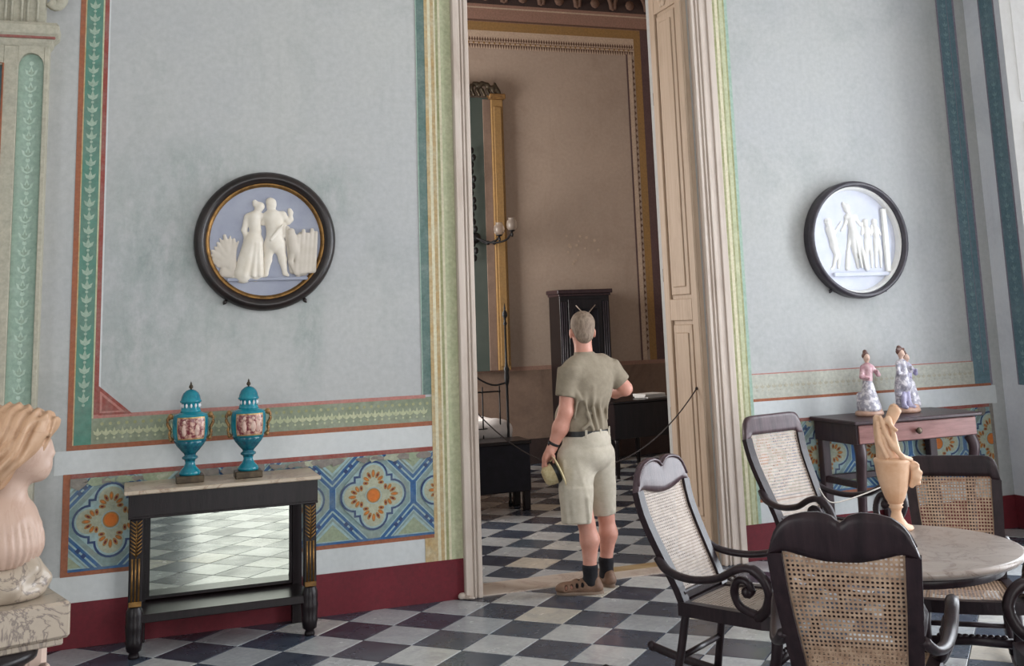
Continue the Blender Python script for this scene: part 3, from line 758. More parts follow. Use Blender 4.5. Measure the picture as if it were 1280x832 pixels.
for i in range(169):
    x = .35 + i*.0355
    c.poly([(x, 5.36), (x+.016, 5.40), (x+.032, 5.36), (x+.016, 5.335)], 'paint_bed_brown', 3)
    c.poly([(x, 5.30), (x+.016, 5.235), (x+.032, 5.30)], 'paint_bed_brown', 3)
    if i % 2: c.disc(x, 5.315, .014, 'paint_bed_ochre', 4, 8)
c.rect(.3, 6.36, 5.325, 5.332, 'paint_bed_brown', 3)
c.rect(6.235, 6.26, 1.18, 5.26, 'paint_bed_plum', 3); c.rect(6.26, 6.32, 1.18, 5.26, 'paint_bed_cream', 3)
z = 1.3
while z < 5.2: c.poly([(6.325, z), (6.355, z+.03), (6.325, z+.06)], 'paint_bed_brown', 4); z += .08
rnd = random.Random(11)
for i in range(16): c.disc(5.40+rnd.gauss(0, .09), 2.62+rnd.gauss(0, .16), .012+.01*rnd.random(), 'paint_bed_cream', 2, 7)
c.build('painted_frame', wall_bed)
b = MB()
for i in range(14):
    x = .6 + i*.52
    b.sweep([(x+.24*math.cos(PI*k/10), 5.96, 5.87+.30*math.sin(PI*k/10)) for k in range(11)], .03, .03, 6)
    b.ball((x, 5.965, 5.94), (.07, .03, .07), 8); b.ball((x+.26, 5.965, 5.91), (.05, .03, .06), 8)
b.build('carved_frieze', 'paint_bed_brown', wall_bed)

# ------------------------------------------------------------------ console table with mirror back (left)
t = thing('console_table', 'black empire console with pale marble top and mirror back, left of the doorway', 'console table', (.53, -.21, 0))
b = MB(); b.box((-.545, -.235, .868), (.54, .205, .890), 0, .005); b.build('marble_top', 'console_marble', t)
b = MB(); b.box((-.52, -.205, .735), (.525, .19, .868), 0, .004); b.box((-.52, -.212, .735), (.525, -.205, .748), 0, .002); b.build('apron', 'ebonised_wood', t)
for sx in (-1, 1):
    x = sx*.478 + .003
    b = MB(); b.box((x-.036, -.20, .27), (x+.036, -.135, .735), 0, .006)
    g = b.build('pilaster', 'ebonised_wood', t); shape_label(g, 'front pilaster with gilded feather carving')
    b = MB()
    for i in range(9):      # carved feather at the top
        z = .715 - i*.020
        for s in (-1, 1): b.sweep([(x, -.203, z-.016), (x+s*.012, -.206, z-.004), (x+s*.031, -.203, z+.012)], [.004, .005, .002], [.004, .005, .002], 5)
    b.sweep([(x, -.203, .725), (x, -.203, .53)], .004, .004, 6)
    b.build('feather_carving', 'gilt', g)
    b = MB()
    for k in (-.018, 0, .018): b.sweep([(x+k, -.202, .525), (x+k, -.202, .30)], .007, .005, 6)
    b.box((x-.034, -.21, .272), (x+.034, -.20, .30), 0, .003); b.build('reeding', 'gilt', g)
    b = MB(); b.lathe([(.030, .0), (.030, .012), (.024, .03), (.040, .04), (.044, .07), (.048, .085), (.044, .10), (.048, .15), (.050, .17), (.046, .185), (.048, .22), (.044, .25), (.036, .262), (.036, .27)], 16, 0, Matrix.Translation((x, -.168, 0)))
    b.build('foot', 'ebonised_wood', t)
    b = MB(); b.box((x-.03*sx-.03, .13, .0), (x-.03*sx+.03, .185, .735), 0, .003); b.build('back_upright', 'ebonised_wood', t)
b = MB(); b.box((-.478, -.195, .18), (.478, .185, .225), 0, .004); b.build('plinth_shelf', 'ebonised_wood', t)
b = MB(); b.box((-.418, .125, .235), (.418, .145, .735), 0, .0); mb = b.build('mirror_frame', 'ebonised_wood', t)
b = MB(); b.box((-.395, .115, .255), (.40, .125, .722)); b.build('mirror', 'old_mirror', t)

# ---- turquoise vases
def make_vase(x, y, label, flip):
    t = thing('lidded_vase', label, 'vase', (x, y, .890), 0, 'turquoise lidded vases on the console')
    b = MB(); b.box((-.078, -.068, 0), (.078, .068, .040), 0, .004); b.build('plinth', 'bronze', t)
    b = MB(); b.lathe([(.058, .04), (.062, .052), (.055, .065), (.036, .085), (.027, .105), (.029, .118)], 24); b.build('foot', 'turquoise_glaze', t)
    b = MB(); b.lathe([(.027, .116), (.030, .125), (.042, .132), (.042, .142), (.030, .150), (.032, .16)], 24, 0, None, True, lambda a, i: .06*math.cos(8*a)); b.build('knop', 'deep_glaze', t)
    b = MB(); b.lathe([(.030, .156), (.050, .178), (.074, .208), (.090, .236)], 48, 0, None, True, lambda a, i: .035*math.cos(24*a)); b.build('gadrooned_bowl', 'deep_glaze', t)
    bp = [(.090, .234), (.098, .262), (.102, .30), (.102, .345), (.099, .372), (.092, .384), (.070, .392), (.060, .398)]
    b = MB(); b.lathe(bp, 32); b.build('body', 'turquoise_glaze', t)
    def patch(a0, a1, z0, z1, off, mat, name, par, n=12):
        b = MB(); g = []
        for i in range(n+1):
            for j in range(7):
                a = a0+(a1-a0)*i/n; z = z0+(z1-z0)*j/6
                r = lerp([(q[1], q[0]) for q in bp], z)+off; g.append((r*math.cos(a), r*math.sin(a), z))
        fs = [(i*7+j, (i+1)*7+j, (i+1)*7+j+1, i*7+j+1) for i in range(n) for j in range(6)]
        b.add(g, fs, 0, True); return b.build(name, mat, par)
    c0 = -PI/2
    p = patch(c0-.86, c0+.86, .245, .372, .0012, 'gold_line', 'painted_reserve', t)
    patch(c0-.80, c0+.80, .252, .366, .0024, 'painted_scene', 'painted_scene', p)
    rnd = random.Random(int(x*100))
    for dx in ((-.38, .30) if flip else (-.30, .18, .45)):
        a = c0+dx; r = .1045
        b = MB(); b.ball((r*math.cos(a), r*math.sin(a), .345), (.010, .003, .010), 8, 0, None); b.ball((r*math.cos(a)*.985, r*math.sin(a)*.99, .30), (.016, .004, .034), 8)
        b.build('painted_figure', 'scene_figure', p)
    for s in (-1, 1):
        b = MB(); b.sweep(bez([(s*.094, 0, .372), (s*.122, 0, .37), (s*.128, 0, .335), (s*.112, 0, .30), (s*.118, 0, .265), (s*.096, 0, .24)], 5), .009, .009, 8)
        b.ball((s*.112, 0, .375), (.016, .014, .018), 8); b.ball((s*.108, 0, .245), (.014, .012, .014), 8); b.build('handle', 'gilt_leaf', t)
    b = MB(); b.lathe([(.060, .396), (.056, .408), (.050, .42), (.050, .448), (.056, .454)], 32, 0, None, True, lambda a, i: (.05*math.cos(12*a) if i in (2, 3) else 0)); b.build('neck', 'turquoise_glaze', t)
    for k in range(12):
        a = 2*PI*k/12; b = MB(); b.ball((.0515*math.cos(a), .0515*math.sin(a), .434), (.0065, .0065, .013), 8); b.build('pierced_bead', 'porcelain', t)
    b = MB(); b.lathe([(.060, .452), (.062, .460), (.054, .468), (.051, .485), (.042, .505), (.026, .52), (.012, .526)], 32, 0, None, True, lambda a, i: .03*math.cos(16*a) if i > 1 else 0); l = b.build('lid', 'turquoise_glaze', t)
    b = MB(); b.lathe([(.007, .524), (.005, .530), (.013, .538), (.011, .548), (.005, .556), (.006, .560), (.001, .572)], 12); b.build('finial', 'bronze', l)
make_vase(.343, -.225, 'left turquoise lidded vase with pink painted figures, near the console middle', True)
make_vase(.674, -.225, 'right turquoise lidded vase with painted scene, nearer the doorway', False)

# ------------------------------------------------------------------ relief medallions
My = Matrix.Rotation(PI/2, 4, 'X')      # local z -> -y
def relief(name, prims, h, mat, par, flat=.35, k=.012, y0=-.02):
    """prims given in the plane (x, z); flattened toward the ground of the medallion."""
    V, F = sdf_mesh(prims, h, k); V = V.copy(); V[:, 1] = V[:, 1]*flat + y0
    b = MB(); b.add(V.tolist(), F.tolist(), 0, True); return b.build(name, mat, par)
def C(a, c, ra, rb=None, y=0.0, y2=None): return ('c', (a[0], y, a[1]), (c[0], y if y2 is None else y2, c[1]), ra, ra if rb is None else rb)
def medallion(name, label, x, z, R, deep, inner, mats, prof=None):
    t = thing(name, label, 'medallion', (x, 0, z))
    T = Matrix.Identity(4) @ My
    b = MB(); b.lathe(prof or [(R-.015, .0), (R, .012), (R, deep*.45), (R-.012, deep*.75), (R-.03, deep), (R-.05, deep), (inner+.03, deep*.82), (inner+.016, deep*.62), (inner+.012, deep*.5), (inner+.006, .018)], 64, 0, T)
    b.f = b.f[:-2]; b.mi = b.mi[:-2]; b.sm = b.sm[:-2]; b.build('frame', mats[0], t)
    b = MB(); b.lathe([(inner+.016, deep*.60), (inner+.010, deep*.66), (inner, deep*.52), (inner-.008, .020)], 64, 0, T); b.f = b.f[:-2]; b.mi = b.mi[:-2]; b.sm = b.sm[:-2]; b.build('gilt_rim', mats[1], t)
    b = MB(); b.lathe([(inner+.012, .004), (inner+.012, .019)], 64, 0, T, False); b.build('ground', mats[2], t)
    for a in (-2.15, -1.0):
        b = MB(); b.ball(((R+.012)*math.cos(a), -.02, (R+.012)*math.sin(a)), (.014, .016, .014), 8); b.sweep([((R-.01)*math.cos(a), -.02, (R-.01)*math.sin(a)), ((R+.03)*math.cos(a), -.02, (R+.03)*math.sin(a))], .006, .006, 6); b.build('bracket', mats[0], t)
    return t
m1 = medallion('wall_medallion', 'large round black framed relief of a couple on blue, left of the doorway', .795, 2.305, .44, .06, .352, ['frame_black', 'gilt', 'relief_blue'])
U = lambda X, Y: ((X-418)*.001173, (425-Y)*.001173)
fig = [C(U(385,238), U(380,248), .030, .027), C(U(362,222), U(358,214), .022, .016), C(U(372,262), U(362,285), .017, .020),
       C(U(330,292), U(398,292), .022, .022), C(U(355,300), U(362,370), .045, .034), C(U(362,375), U(350,430), .036, .056), C(U(350,430), U(300,600), .058, .060), C(U(362,430), U(365,600), .05, .05), C(U(300,600), U(250,612), .04, .02),
       C(U(318,295), U(303,365), .020, .017), C(U(303,365), U(318,430), .017, .012), C(U(318,430), U(335,470), .012, .010),
       ('c', (U(345,440)[0], -.045, U(345,440)[1]), (U(305,610)[0], -.05, U(305,610)[1]), .010, .014), ('c', (U(365,440)[0], -.05, U(365,440)[1]), (U(350,610)[0], -.05, U(350,610)[1]), .008, .012), ('c', (U(378,440)[0], -.045, U(378,440)[1]), (U(385,610)[0], -.045, U(385,610)[1]), .009, .012)]
relief('relief_woman', fig, .0055, 'relief_white', m1, .62)
fig = [C(U(447,232), U(443,240), .031, .027), C(U(448,215), U(440,212), .028, .028), C(U(450,255), U(455,280), .020, .024), C(U(418,292), U(505,285), .026, .027), C(U(450,300), U(462,370), .056, .045), C(U(470,310), U(462,370), .046, .045),
       C(U(462,370), U(462,440), .045, .060), C(U(440,440), U(435,470), .038, .034), C(U(490,440), U(492,470), .040, .034), C(U(436,460), U(428,530), .032, .024), C(U(428,530), U(418,605), .026, .014), C(U(418,605), U(405,615), .014, .010),
       C(U(492,460), U(508,530), .034, .025), C(U(508,530), U(520,602), .027, .014), C(U(520,602), U(535,612), .014, .010),
       C(U(508,288), U(535,322), .022, .018), C(U(535,322), U(552,310), .018, .014), C(U(552,310), U(550,272), .014, .012), C(U(550,270), U(545,258), .016, .014), C(U(420,292), U(400,330), .02, .015), C(U(510,340), U(515,400), .02, .012), C(U(440,420), U(500,345), .008, .008, -.06)]
relief('relief_man', fig, .0055, 'relief_white', m1, .62)
fig = []
for a, L in ((2.75, .12), (2.45, .155), (2.1, .17), (1.8, .20), (1.5, .17), (2.95, .09)):
    p0 = U(240, 560); q = (p0[0]+L*math.cos(a), p0[1]+L*math.sin(a)); fig.append(C(p0, q, .030, .010))
    for s in (-.35, .35): fig.append(C(((p0[0]+q[0])/2, (p0[1]+q[1])/2), (p0[0]+L*.95*math.cos(a+s*.5), p0[1]+L*.95*math.sin(a+s*.5)), .016, .006))
fig.append(C(U(200, 590), U(300, 610), .03, .03))
relief('relief_plant', fig, .0055, 'relief_shade', m1, .5)
fig = [C(U(530, 360), U(560, 590), .02, .02), C(U(615, 410), U(615, 580), .040, .045), C(U(655, 420), U(645, 560), .04, .04), C(U(560, 450), U(600, 520), .03, .025), C(U(560, 520), U(590, 620), .02, .012)]
for X, T in ((592, 400), (618, 372), (640, 392), (664, 368), (686, 384)): fig.append(C(U(X, T), U(X-14, 592), .012, .016, -.035))
fig += [C(U(552, 378), U(556, 392), .024, .020, -.03), C(U(556, 410), U(566, 470), .030, .034, -.03), C(U(562, 475), U(548, 540), .022, .014, -.03), C(U(548, 540), U(575, 605), .014, .010, -.03), C(U(575, 475), U(596, 540), .022, .015, -.03), C(U(596, 540), U(588, 608), .014, .010, -.03)]
relief('relief_thicket', fig, .0055, 'relief_shade', m1, .5)
b = MB(); x0 = U(215, 0)[0]; x1 = U(640, 0)[0]; b.box((x0, -.040, U(0, 640)[1]), (x1, -.016, U(0, 622)[1]), 0, .004); b.build('ground_ledge', 'relief_blue', m1)

m2 = medallion('wall_medallion', 'round grey framed relief of woman and children, right of the doorway', 5.258, 2.265, .45, .11, .395, ['frame_grey', 'relief_bright', 'relief_cool'], [(.44, .0), (.45, .012), (.448, .06), (.455, .066), (.452, .085), (.445, .105), (.43, .112), (.42, .108), (.412, .10), (.41, .074)])
U = lambda X, Y: ((X-400)*.00138, (430-Y)*.00125)
K = .007
fig = [C(U(234,316), U(238,330), .030, .027), C(U(240,350), U(242,365), .020, .034), C(U(243,365), U(258,430), .036, .030), C(U(258,430), U(262,460), .032, .034), C(U(256,465), U(272,520), .026, .020), C(U(272,520), U(246,595), .019, .011), C(U(246,597), U(232,606), .011, .009), C(U(266,465), U(290,530), .026, .019), C(U(290,530), U(280,600), .018, .011),
       C(U(246,362), U(272,385), .016, .013), C(U(272,385), U(300,350), .013, .010), C(U(300,350), U(322,318), .010, .008)]
relief('relief_child', fig, .0055, 'relief_bright', m2, .8, K)
fig = [C(U(364,224), U(368,242), .032, .028), C(U(350,212), U(346,204), .022, .016), C(U(374,262), U(382,280), .018, .022), C(U(362,290), U(418,288), .024, .024), C(U(385,300), U(392,350), .040, .033), C(U(394,355), U(398,400), .033, .046), C(U(392,405), U(400,500), .040, .026), C(U(400,500), U(412,600), .024, .014), C(U(412,420), U(440,510), .042, .030), C(U(440,510), U(470,605), .032, .024),
       C(U(362,296), U(342,345), .017, .014), C(U(342,345), U(318,372), .013, .009), C(U(420,294), U(448,335), .018, .014), C(U(448,335), U(470,322), .013, .010), C(U(372,410), U(352,500), .016, .013), C(U(352,500), U(338,604), .016, .020),
       ('c', (U(400,410)[0], -.035, U(400,410)[1]), (U(425,600)[0], -.03, U(425,600)[1]), .008, .010), ('c', (U(425,420)[0], -.035, U(425,420)[1]), (U(452,602)[0], -.03, U(452,602)[1]), .008, .010)]
relief('relief_woman', fig, .0055, 'relief_bright', m2, .8, K)
for dx in (0, 62):
    fig = [C(U(482+dx,318), U(484+dx,332), .026, .022), C(U(484+dx,348), U(486+dx,360), .014, .026), C(U(486+dx,362), U(490+dx,425), .028, .025), C(U(482+dx,435), U(476+dx,520), .022, .016), C(U(476+dx,520), U(470+dx,600), .015, .010), C(U(498+dx,435), U(508+dx,520), .022, .016), C(U(508+dx,520), U(504+dx,602), .015, .010), C(U(472+dx,362), U(455+dx,395), .013, .010), C(U(455+dx,395), U(462+dx,340), .010, .008), C(U(504+dx,362), U(520+dx,400), .013, .010)]
    relief('relief_child', fig, .0055, 'relief_bright', m2, .8, K)
b = MB(); b.box((U(592, 0)[0], -.045, U(0, 640)[1]), (U(625, 0)[0], -.018, U(0, 235)[1]), 0, .006); b.build('relief_column', 'relief_bright', m2)
b = MB(); b.box((U(240, 0)[0], -.045, U(0, 655)[1]), (U(630, 0)[0], -.018, U(0, 628)[1]), 0, .005); b.build('ground_ledge', 'relief_cool', m2)

# ------------------------------------------------------------------ marble bust on its pedestal (left edge)
BX, BY = -.305, -3.46
pd = thing('pedestal', 'veined marble pedestal carrying the bust at the left edge', 'pedestal', (BX-.045, BY, .045), .30)
b = MB(); b.box((-.19, -.17, .855), (.165, .19, .955), 0, .008); b.box((-.175, -.155, .835), (.15, .175, .855), 0, .004); b.build('slab', 'veined_marble', pd)
b = MB(); b.lathe([(.10, .70), (.14, .715), (.15, .74), (.135, .765), (.125, .79), (.16, .81), (.165, .836)], 32, 0, Matrix.Translation((-.06, -.06, 0))); b.build('collar', 'ebonised_wood', pd)
b = MB(); b.box((-.16, -.14, -.045), (.145, .16, .70), 0, .02); b.box((-.02, -.02, .70), (.145, .17, .836), 0, .02); b.build('shaft', 'pedestal_marble', pd)
prim = []
for q in range(2):
    for i in range(5):
        a = -1.1+.55*i; bx, by, bz = .06+.06*q, -.13+.08*q, .66; L = .13-.02*abs(i-2)
        prim += [('c', (bx, by, bz), (bx+.5*L*math.sin(a), by-.02, bz+.75*L*math.cos(a)), .022, .014), ('c', (bx+.5*L*math.sin(a), by-.02, bz+.75*L*math.cos(a)), (bx+.85*L*math.sin(a), by-.045, bz+.85*L*math.cos(a)), .014, .010)]
sdf_obj('acanthus_carving', prim, .008, 'pedestal_marble', pd)

bu = thing('marble_bust', 'warm white marble bust of a wavy haired woman facing the wall', 'bust', (BX, BY, 1.03), -.395); bu.scale = (.88, .88, .88)
E3 = lambda c, r, R=0.0: ('e', c, r, R)
# local x = toward the picture's right, y = away, z up from the slab
body = [E3((-.01, 0, .465), (.092, .088, .10)), E3((.027, .024, .416), (.060, .060, .082)), ('c', (.074, .054, .452), (.084, .060, .424), .007, .012), E3((.054, .040, .364), (.024, .024, .022)), ('c', (.052, .036, .372), (.0, -.03, .405), .026, .032), ('c', (.05, .05, .372), (.0, .05, .40), .024, .03),
        ('c', (.070, .040, .395), (.066, .058, .395), .011, .011), ('c', (.068, .040, .385), (.064, .056, .384), .010, .010), ('c', (.072, .030, .460), (.060, .075, .460), .010, .010), E3((.066, .026, .440), (.012, .012, .008)), E3((.058, .066, .440), (.012, .012, .008)),
        ('c', (-.035, 0, .24), (-.022, 0, .38), .062, .052), E3((-.06, 0, .16), (.138, .130, .15)), E3((-.06, 0, .13), (.140, .13, .08)), ('c', (-.12, -.06, .225), (-.01, -.04, .235), .045, .030), ('c', (-.10, .07, .225), (.0, .05, .235), .04, .03)]
body += [('c', (.045, -.055, .222), (-.02, -.115, .165), .009, .009, {'k': .008}), ('c', (-.02, -.115, .165), (-.09, -.10, .225), .009, .009, {'k': .008})]
sdf_obj('figure', body, .0065, 'bust_marble', bu, .028, lambda F, X, Y, Z: np.maximum(F + np.where(Z < .225, .0035*np.sin(2*PI*(np.arctan2(Y, X+.06))/.17+14*Z)*np.clip((.225-Z)/.03, 0, 1), 0), .072-Z))
hair = [E3((-.025, -.01, .488), (.120, .108, .112)), E3((.055, .018, .525), (.058, .085, .045)), E3((-.065, -.03, .40), (.085, .085, .085)), ('c', (.085, -.03, .50), (.03, -.085, .42), .030, .032), ('c', (.03, -.085, .43), (-.05, -.09, .355), .036, .034), ('c', (-.05, -.085, .37), (-.10, -.05, .315), .036, .03)]
for i in range(13):      # waves combed from the parting down and back
    x0, z0 = .098-.021*i, .553+.003*i-.0009*i*i; pts = []
    for q in range(8):
        u = q/7; pts.append((x0-.10*u-.010*math.sin(6*u+i), -.030-.090*math.sin(min(1, u*1.35)*PI/2)+.002*i*u, z0-.165*u-.004*i*u+.010*math.sin(8*u+i*1.3)))
    for a, c_ in zip(pts[:-1], pts[1:]): hair.append(('c', a, c_, .0105+.003*(i % 2), .0105+.003*(i % 2), {'k': .005}))
for i in range(5):      # locks over the brow
    hair.append(('c', (.108-.004*i, -.02+.022*i, .535), (.085-.008*i, -.055+.012*i, .46-.006*i), .012, .009, {'k': .006}))
sdf_obj('hair', hair, .0055, 'bust_hair', bu, .02, lambda F, X, Y, Z: F + .0055*np.sin(2*PI*(.86*X-.50*Z+.25*Y)/.036 + 1.8*np.sin(26*(.5*X+.85*Z)) + 1.1*np.sin(60*Y)))
soc = [E3((-.05, 0, -.01), (.15, .13, .05)), E3((-.05, 0, .03), (.13, .12, .06)), ('c', (.02, -.05, .03), (.075, -.02, .06), .035, .02), ('c', (.0, -.09, .03), (.05, -.10, .015), .03, .02), ('c', (-.10, -.09, .05), (-.02, -.10, .03), .035, .03), ('c', (.05, .03, .05), (.085, .05, .02), .035, .02), ('c', (-.08, 0, .08), (.02, 0, .09), .06, .05)]
sdf_obj('socle', [p if p[0] != 'x' else p for p in soc], .008, 'veined_marble', bu, .03, lambda F, X, Y, Z: np.maximum(F, -.034-Z))

# ------------------------------------------------------------------ mahogany console on the right wall
TX0, TX1, TZ = 4.73, 5.84, .965
t = thing('side_table', 'red brown mahogany side table with drawer under the right medallion', 'side table', ((TX0+TX1)/2, -.30, 0))
hw = (TX1-TX0)/2
b = MB(); b.box((-hw, -.27, TZ-.026), (hw, .285, TZ), 0, .006); b.build('tabletop', 'dark_mahogany', t)
b = MB(); b.box((-hw+.03, -.235, TZ-.165), (hw-.03, .27, TZ-.026), 0, .004); b.build('apron', 'dark_mahogany', t)
b = MB(); b.box((-hw+.045, -.247, TZ-.158), (hw-.045, -.235, TZ-.032), 0, .004); dr = b.build('drawer', 'red_mahogany', t); shape_label(dr, 'paler red drawer front with one dark knob')
b = MB(); b.lathe([(.010, 0), (.010, .012), (.022, .02), (.024, .03), (.014, .038)], 14, 0, Matrix.Translation((-.02, -.247, TZ-.095)) @ My); b.build('knob', 'bronze', dr)
for sx in (-1, 1):
    x = sx*(hw-.075)
    b = MB(); P = bez([(x, -.20, TZ-.165), (x+sx*.012, -.225, TZ-.24), (x+sx*.004, -.20, TZ-.38), (x-sx*.01, -.165, TZ-.58), (x-sx*.006, -.165, .14), (x+sx*.01, -.20, .03)], 5)
    n = len(P); b.sweep(P, [.046-.022*i/(n-1) for i in range(n)], [.040-.018*i/(n-1) for i in range(n)], 10, (0, 1, 0)); b.ball((x+sx*.012, -.205, .028), (.034, .040, .028), 10); b.build('leg', 'dark_mahogany', t)
    b = MB(); b.box((x-.035, .20, 0), (x+.035, .262, TZ-.165), 0, .006); b.build('leg', 'dark_mahogany', t)
    b = MB(); b.box((x-.022, -.16, .50), (x+.022, .21, .545), 0, .005); b.build('side_stretcher', 'dark_mahogany', t)
b = MB(); b.box((.02, .215, 0), (.13, .262, TZ-.165), 0, .004); b.build('back_support', 'dark_mahogany', t)
b = MB(); b.box((-hw+.06, .215, .50), (hw-.06, .255, .545), 0, .004); b.build('back_stretcher', 'dark_mahogany', t)

def figurine(x, y, z, label, couple):
    t = thing('porcelain_figurine', label, 'figurine', (x, y, z), .2 if couple else -.1, 'porcelain figurines on the side table')
    b = MB(); b.lathe([(.085, 0), (.095, .01), (.092, .03), (.078, .038), (.03, .045)], 20, 0, Matrix.Diagonal((1.15, .9, 1, 1))); b.ball((.05, -.03, .04), (.04, .03, .02), 8); b.build('base', 'porcelain_earth', t)
    def person_(dx, s, skirt, hairm, top, dy=0.0, lean=0.0):
        if skirt:
            pr = [('c', (dx, dy, .05), (dx+lean*.4, dy, .24*s), .075*s, .034*s), ('c', (dx-.05*s, dy-.02, .06), (dx-.01, dy-.02, .22*s), .035*s, .02), ('c', (dx+.05*s, dy-.03, .06), (dx+.01, dy-.02, .22*s), .03*s, .02), ('c', (dx, dy-.06, .05), (dx, dy-.03, .22*s), .022, .014), ('c', (dx-.03, dy-.055, .05), (dx-.015, dy-.03, .22*s), .018, .012), ('c', (dx+.035, dy-.055, .05), (dx+.015, dy-.03, .22*s), .018, .012)]
            sdf_obj('skirt', pr, .0075, 'porcelain_shade', t, .02, lambda F, X, Y, Z: np.maximum(F, .034-Z))
        else:
            pr = [('c', (dx-.022, dy-.01, .045), (dx-.018, dy, .22*s), .018, .026), ('c', (dx+.028, dy-.02, .045), (dx+.018, dy, .22*s), .018, .026), ('c', (dx-.03, dy-.04, .045), (dx-.022, dy-.01, .05), .014, .016), ('c', (dx+.04, dy-.05, .045), (dx+.028, dy-.02, .05), .014, .016)]
            sdf_obj('breeches', pr, .007, 'porcelain_lilac', t, .015)
            pr = [('c', (dx, dy, .20*s), (dx, dy, .30*s), .062, .04), ('c', (dx-.05, dy+.01, .14*s), (dx-.03, dy, .28*s), .026, .02), ('c', (dx+.05, dy+.01, .14*s), (dx+.03, dy, .28*s), .026, .02)]
            sdf_obj('coat', pr, .007, 'porcelain_shade', t, .02)
        X = dx+lean
        pr = [('c', (dx+lean*.5, dy, .22*s), (X, dy, .34*s), .032, .042), ('c', (X-.04, dy, .345*s), (X-.065, dy-.02, .28*s), .018, .014), ('c', (X-.065, dy-.02, .28*s), (X-.02, dy-.05, .27*s), .014, .010), ('c', (X+.04, dy, .345*s), (X+.075, dy-.02, .29*s), .018, .014), ('c', (X+.075, dy-.02, .29*s), (X+.05, dy-.05, .32*s), .014, .010)]
        sdf_obj('bodice' if skirt else 'waistcoat', pr, .0065, top, t, .015)
        pr = [('e', (X, dy-.004, .415*s), (.024, .027, .031)), ('c', (X, dy, .36*s), (X, dy, .40*s), .013, .013), ('c', (X, dy-.028, .412*s), (X, dy-.032, .408*s), .005, .006)]
        sdf_obj('head', pr, .0055, 'porcelain_flesh', t, .012)
        pr = [('e', (X, dy+.008, .428*s), (.029, .028, .026)), ('e', (X, dy+.012, .458*s), (.017, .017, .016))]
        if not skirt: pr.append(('c', (X-.035, dy, .445*s), (X+.035, dy, .445*s), .010, .010))
        sdf_obj('hair' if skirt else 'hat', pr, .0055, hairm, t, .012)
    if couple:
        person_(-.045, 1.04, False, 'porcelain_brown', 'porcelain_shade', -.02)
        person_(.075, .95, True, 'porcelain_brown', 'porcelain_lilac', .04, .0)
    else: person_(.0, 1.0, True, 'porcelain_brown', 'porcelain_rose', 0, .012)
    rnd = random.Random(4)
    pr = [('e', (-.055+.02*rnd.random(), .02, .05+.03*i), (.03, .03, .03)) for i in range(6 if couple else 4)]
    sdf_obj('tree_stump', pr, .008, 'porcelain_shade', t, .02)
figurine(5.08, -.27, TZ, 'porcelain figurine of a lady in rose bodice and wide skirt, left', False)
figurine(5.435, -.25, TZ, 'porcelain figurine of a couple standing close, right of the lady', True)

# ------------------------------------------------------------------ round marble table and the tall ewer on it
RX, RY, RZ = 3.17, -3.00, .715
t = thing('round_table', 'round grey veined marble table ringed by cane rocking chairs', 'table', (RX, RY, 0))
b = MB(); b.lathe([(.46, RZ-.040), (.49, RZ-.036), (.508, RZ-.022), (.51, RZ-.012), (.504, RZ-.003), (.495, RZ)], 72); b.build('marble_top', 'table_marble', t)
b = MB(); b.lathe([(.40, RZ-.09), (.42, RZ-.085), (.42, RZ-.04)], 48); b.build('apron', 'chair_wood', t)
b = MB(); b.lathe([(.10, .10), (.12, .13), (.06, .20), (.05, .28), (.085, .38), (.095, .44), (.06, .52), (.05, .56), (.11, .62), (.14, RZ-.085)], 24); pe = b.build('pedestal_column', 'chair_wood', t)
for k in range(3):
    a = PI/2+.5+k*2*PI/3; d = Vector((math.cos(a), math.sin(a), 0))
    P = bez([d*.06+Vector((0, 0, .16)), d*.16+Vector((0, 0, .17)), d*.27+Vector((0, 0, .07)), d*.34+Vector((0, 0, .03))], 5)
    b = MB(); b.sweep(P, .03, [.045-.02*i/(len(P)-1) for i in range(len(P))], 8); b.ball(tuple(d*.35+Vector((0, 0, .03))), .03, 8); b.build('leg', 'chair_wood', t)

EW = (3.395, -2.70)
t = thing('ewer', 'tall honey alabaster ewer with flared spout standing on the marble table', 'ewer', (EW[0], EW[1], RZ), -.65)
b = MB(); b.lathe([(.070, 0), (.074, .008), (.068, .016), (.048, .024), (.030, .05), (.022, .080), (.026, .094), (.034, .100), (.028, .108), (.036, .118)], 32); b.build('foot', 'alabaster', t)
b = MB(); b.lathe([(.030, .114), (.044, .140), (.058, .180), (.070, .225), (.078, .265), (.081, .295), (.084, .305), (.086, .314), (.082, .322), (.06, .328)], 40, 0, None, True, lambda a, i: .03*math.cos(16*a) if 0 < i < 4 else 0); b.build('body', 'alabaster', t)
prim = [('c', (-.012, 0, .31), (-.022, 0, .41), .060, .046), ('c', (-.022, 0, .41), (-.028, 0, .465), .044, .036), ('c', (-.015, 0, .45), (.022, 0, .520), .026, .024), ('c', (.022, 0, .520), (.034, 0, .545), .022, .030), ('c', (-.04, .0, .45), (-.052, 0, .505), .030, .018), ('c', (-.03, -.025, .33), (-.045, -.03, .42), .02, .016), ('e', (.040, 0, .555), (.026, .020, .018), {'cut': True, 'k': .005})]
sdf_obj('neck', prim, .005, 'alabaster', t, .022)
P = [('c', (-.035, -.035, .515), (-.020, -.046, .45), .009, .012), ('c', (-.020, -.046, .45), (.008, -.060, .385), .012, .012), ('c', (.008, -.060, .385), (.048, -.060, .335), .012, .012), ('c', (.048, -.060, .335), (.084, -.02, .318), .012, .012), ('c', (-.052, -.03, .49), (-.046, -.05, .40), .010, .013), ('c', (-.046, -.05, .40), (-.02, -.066, .335), .012, .012), ('c', (.004, -.035, .49), (.020, -.045, .43), .010, .010), ('c', (.020, -.045, .43), (.028, -.055, .37), .010, .014), ('e', (.0, -.035, .50), (.018, .018, .022)), ('c', (.010, -.045, .475), (.034, -.05, .455), .008, .007)]
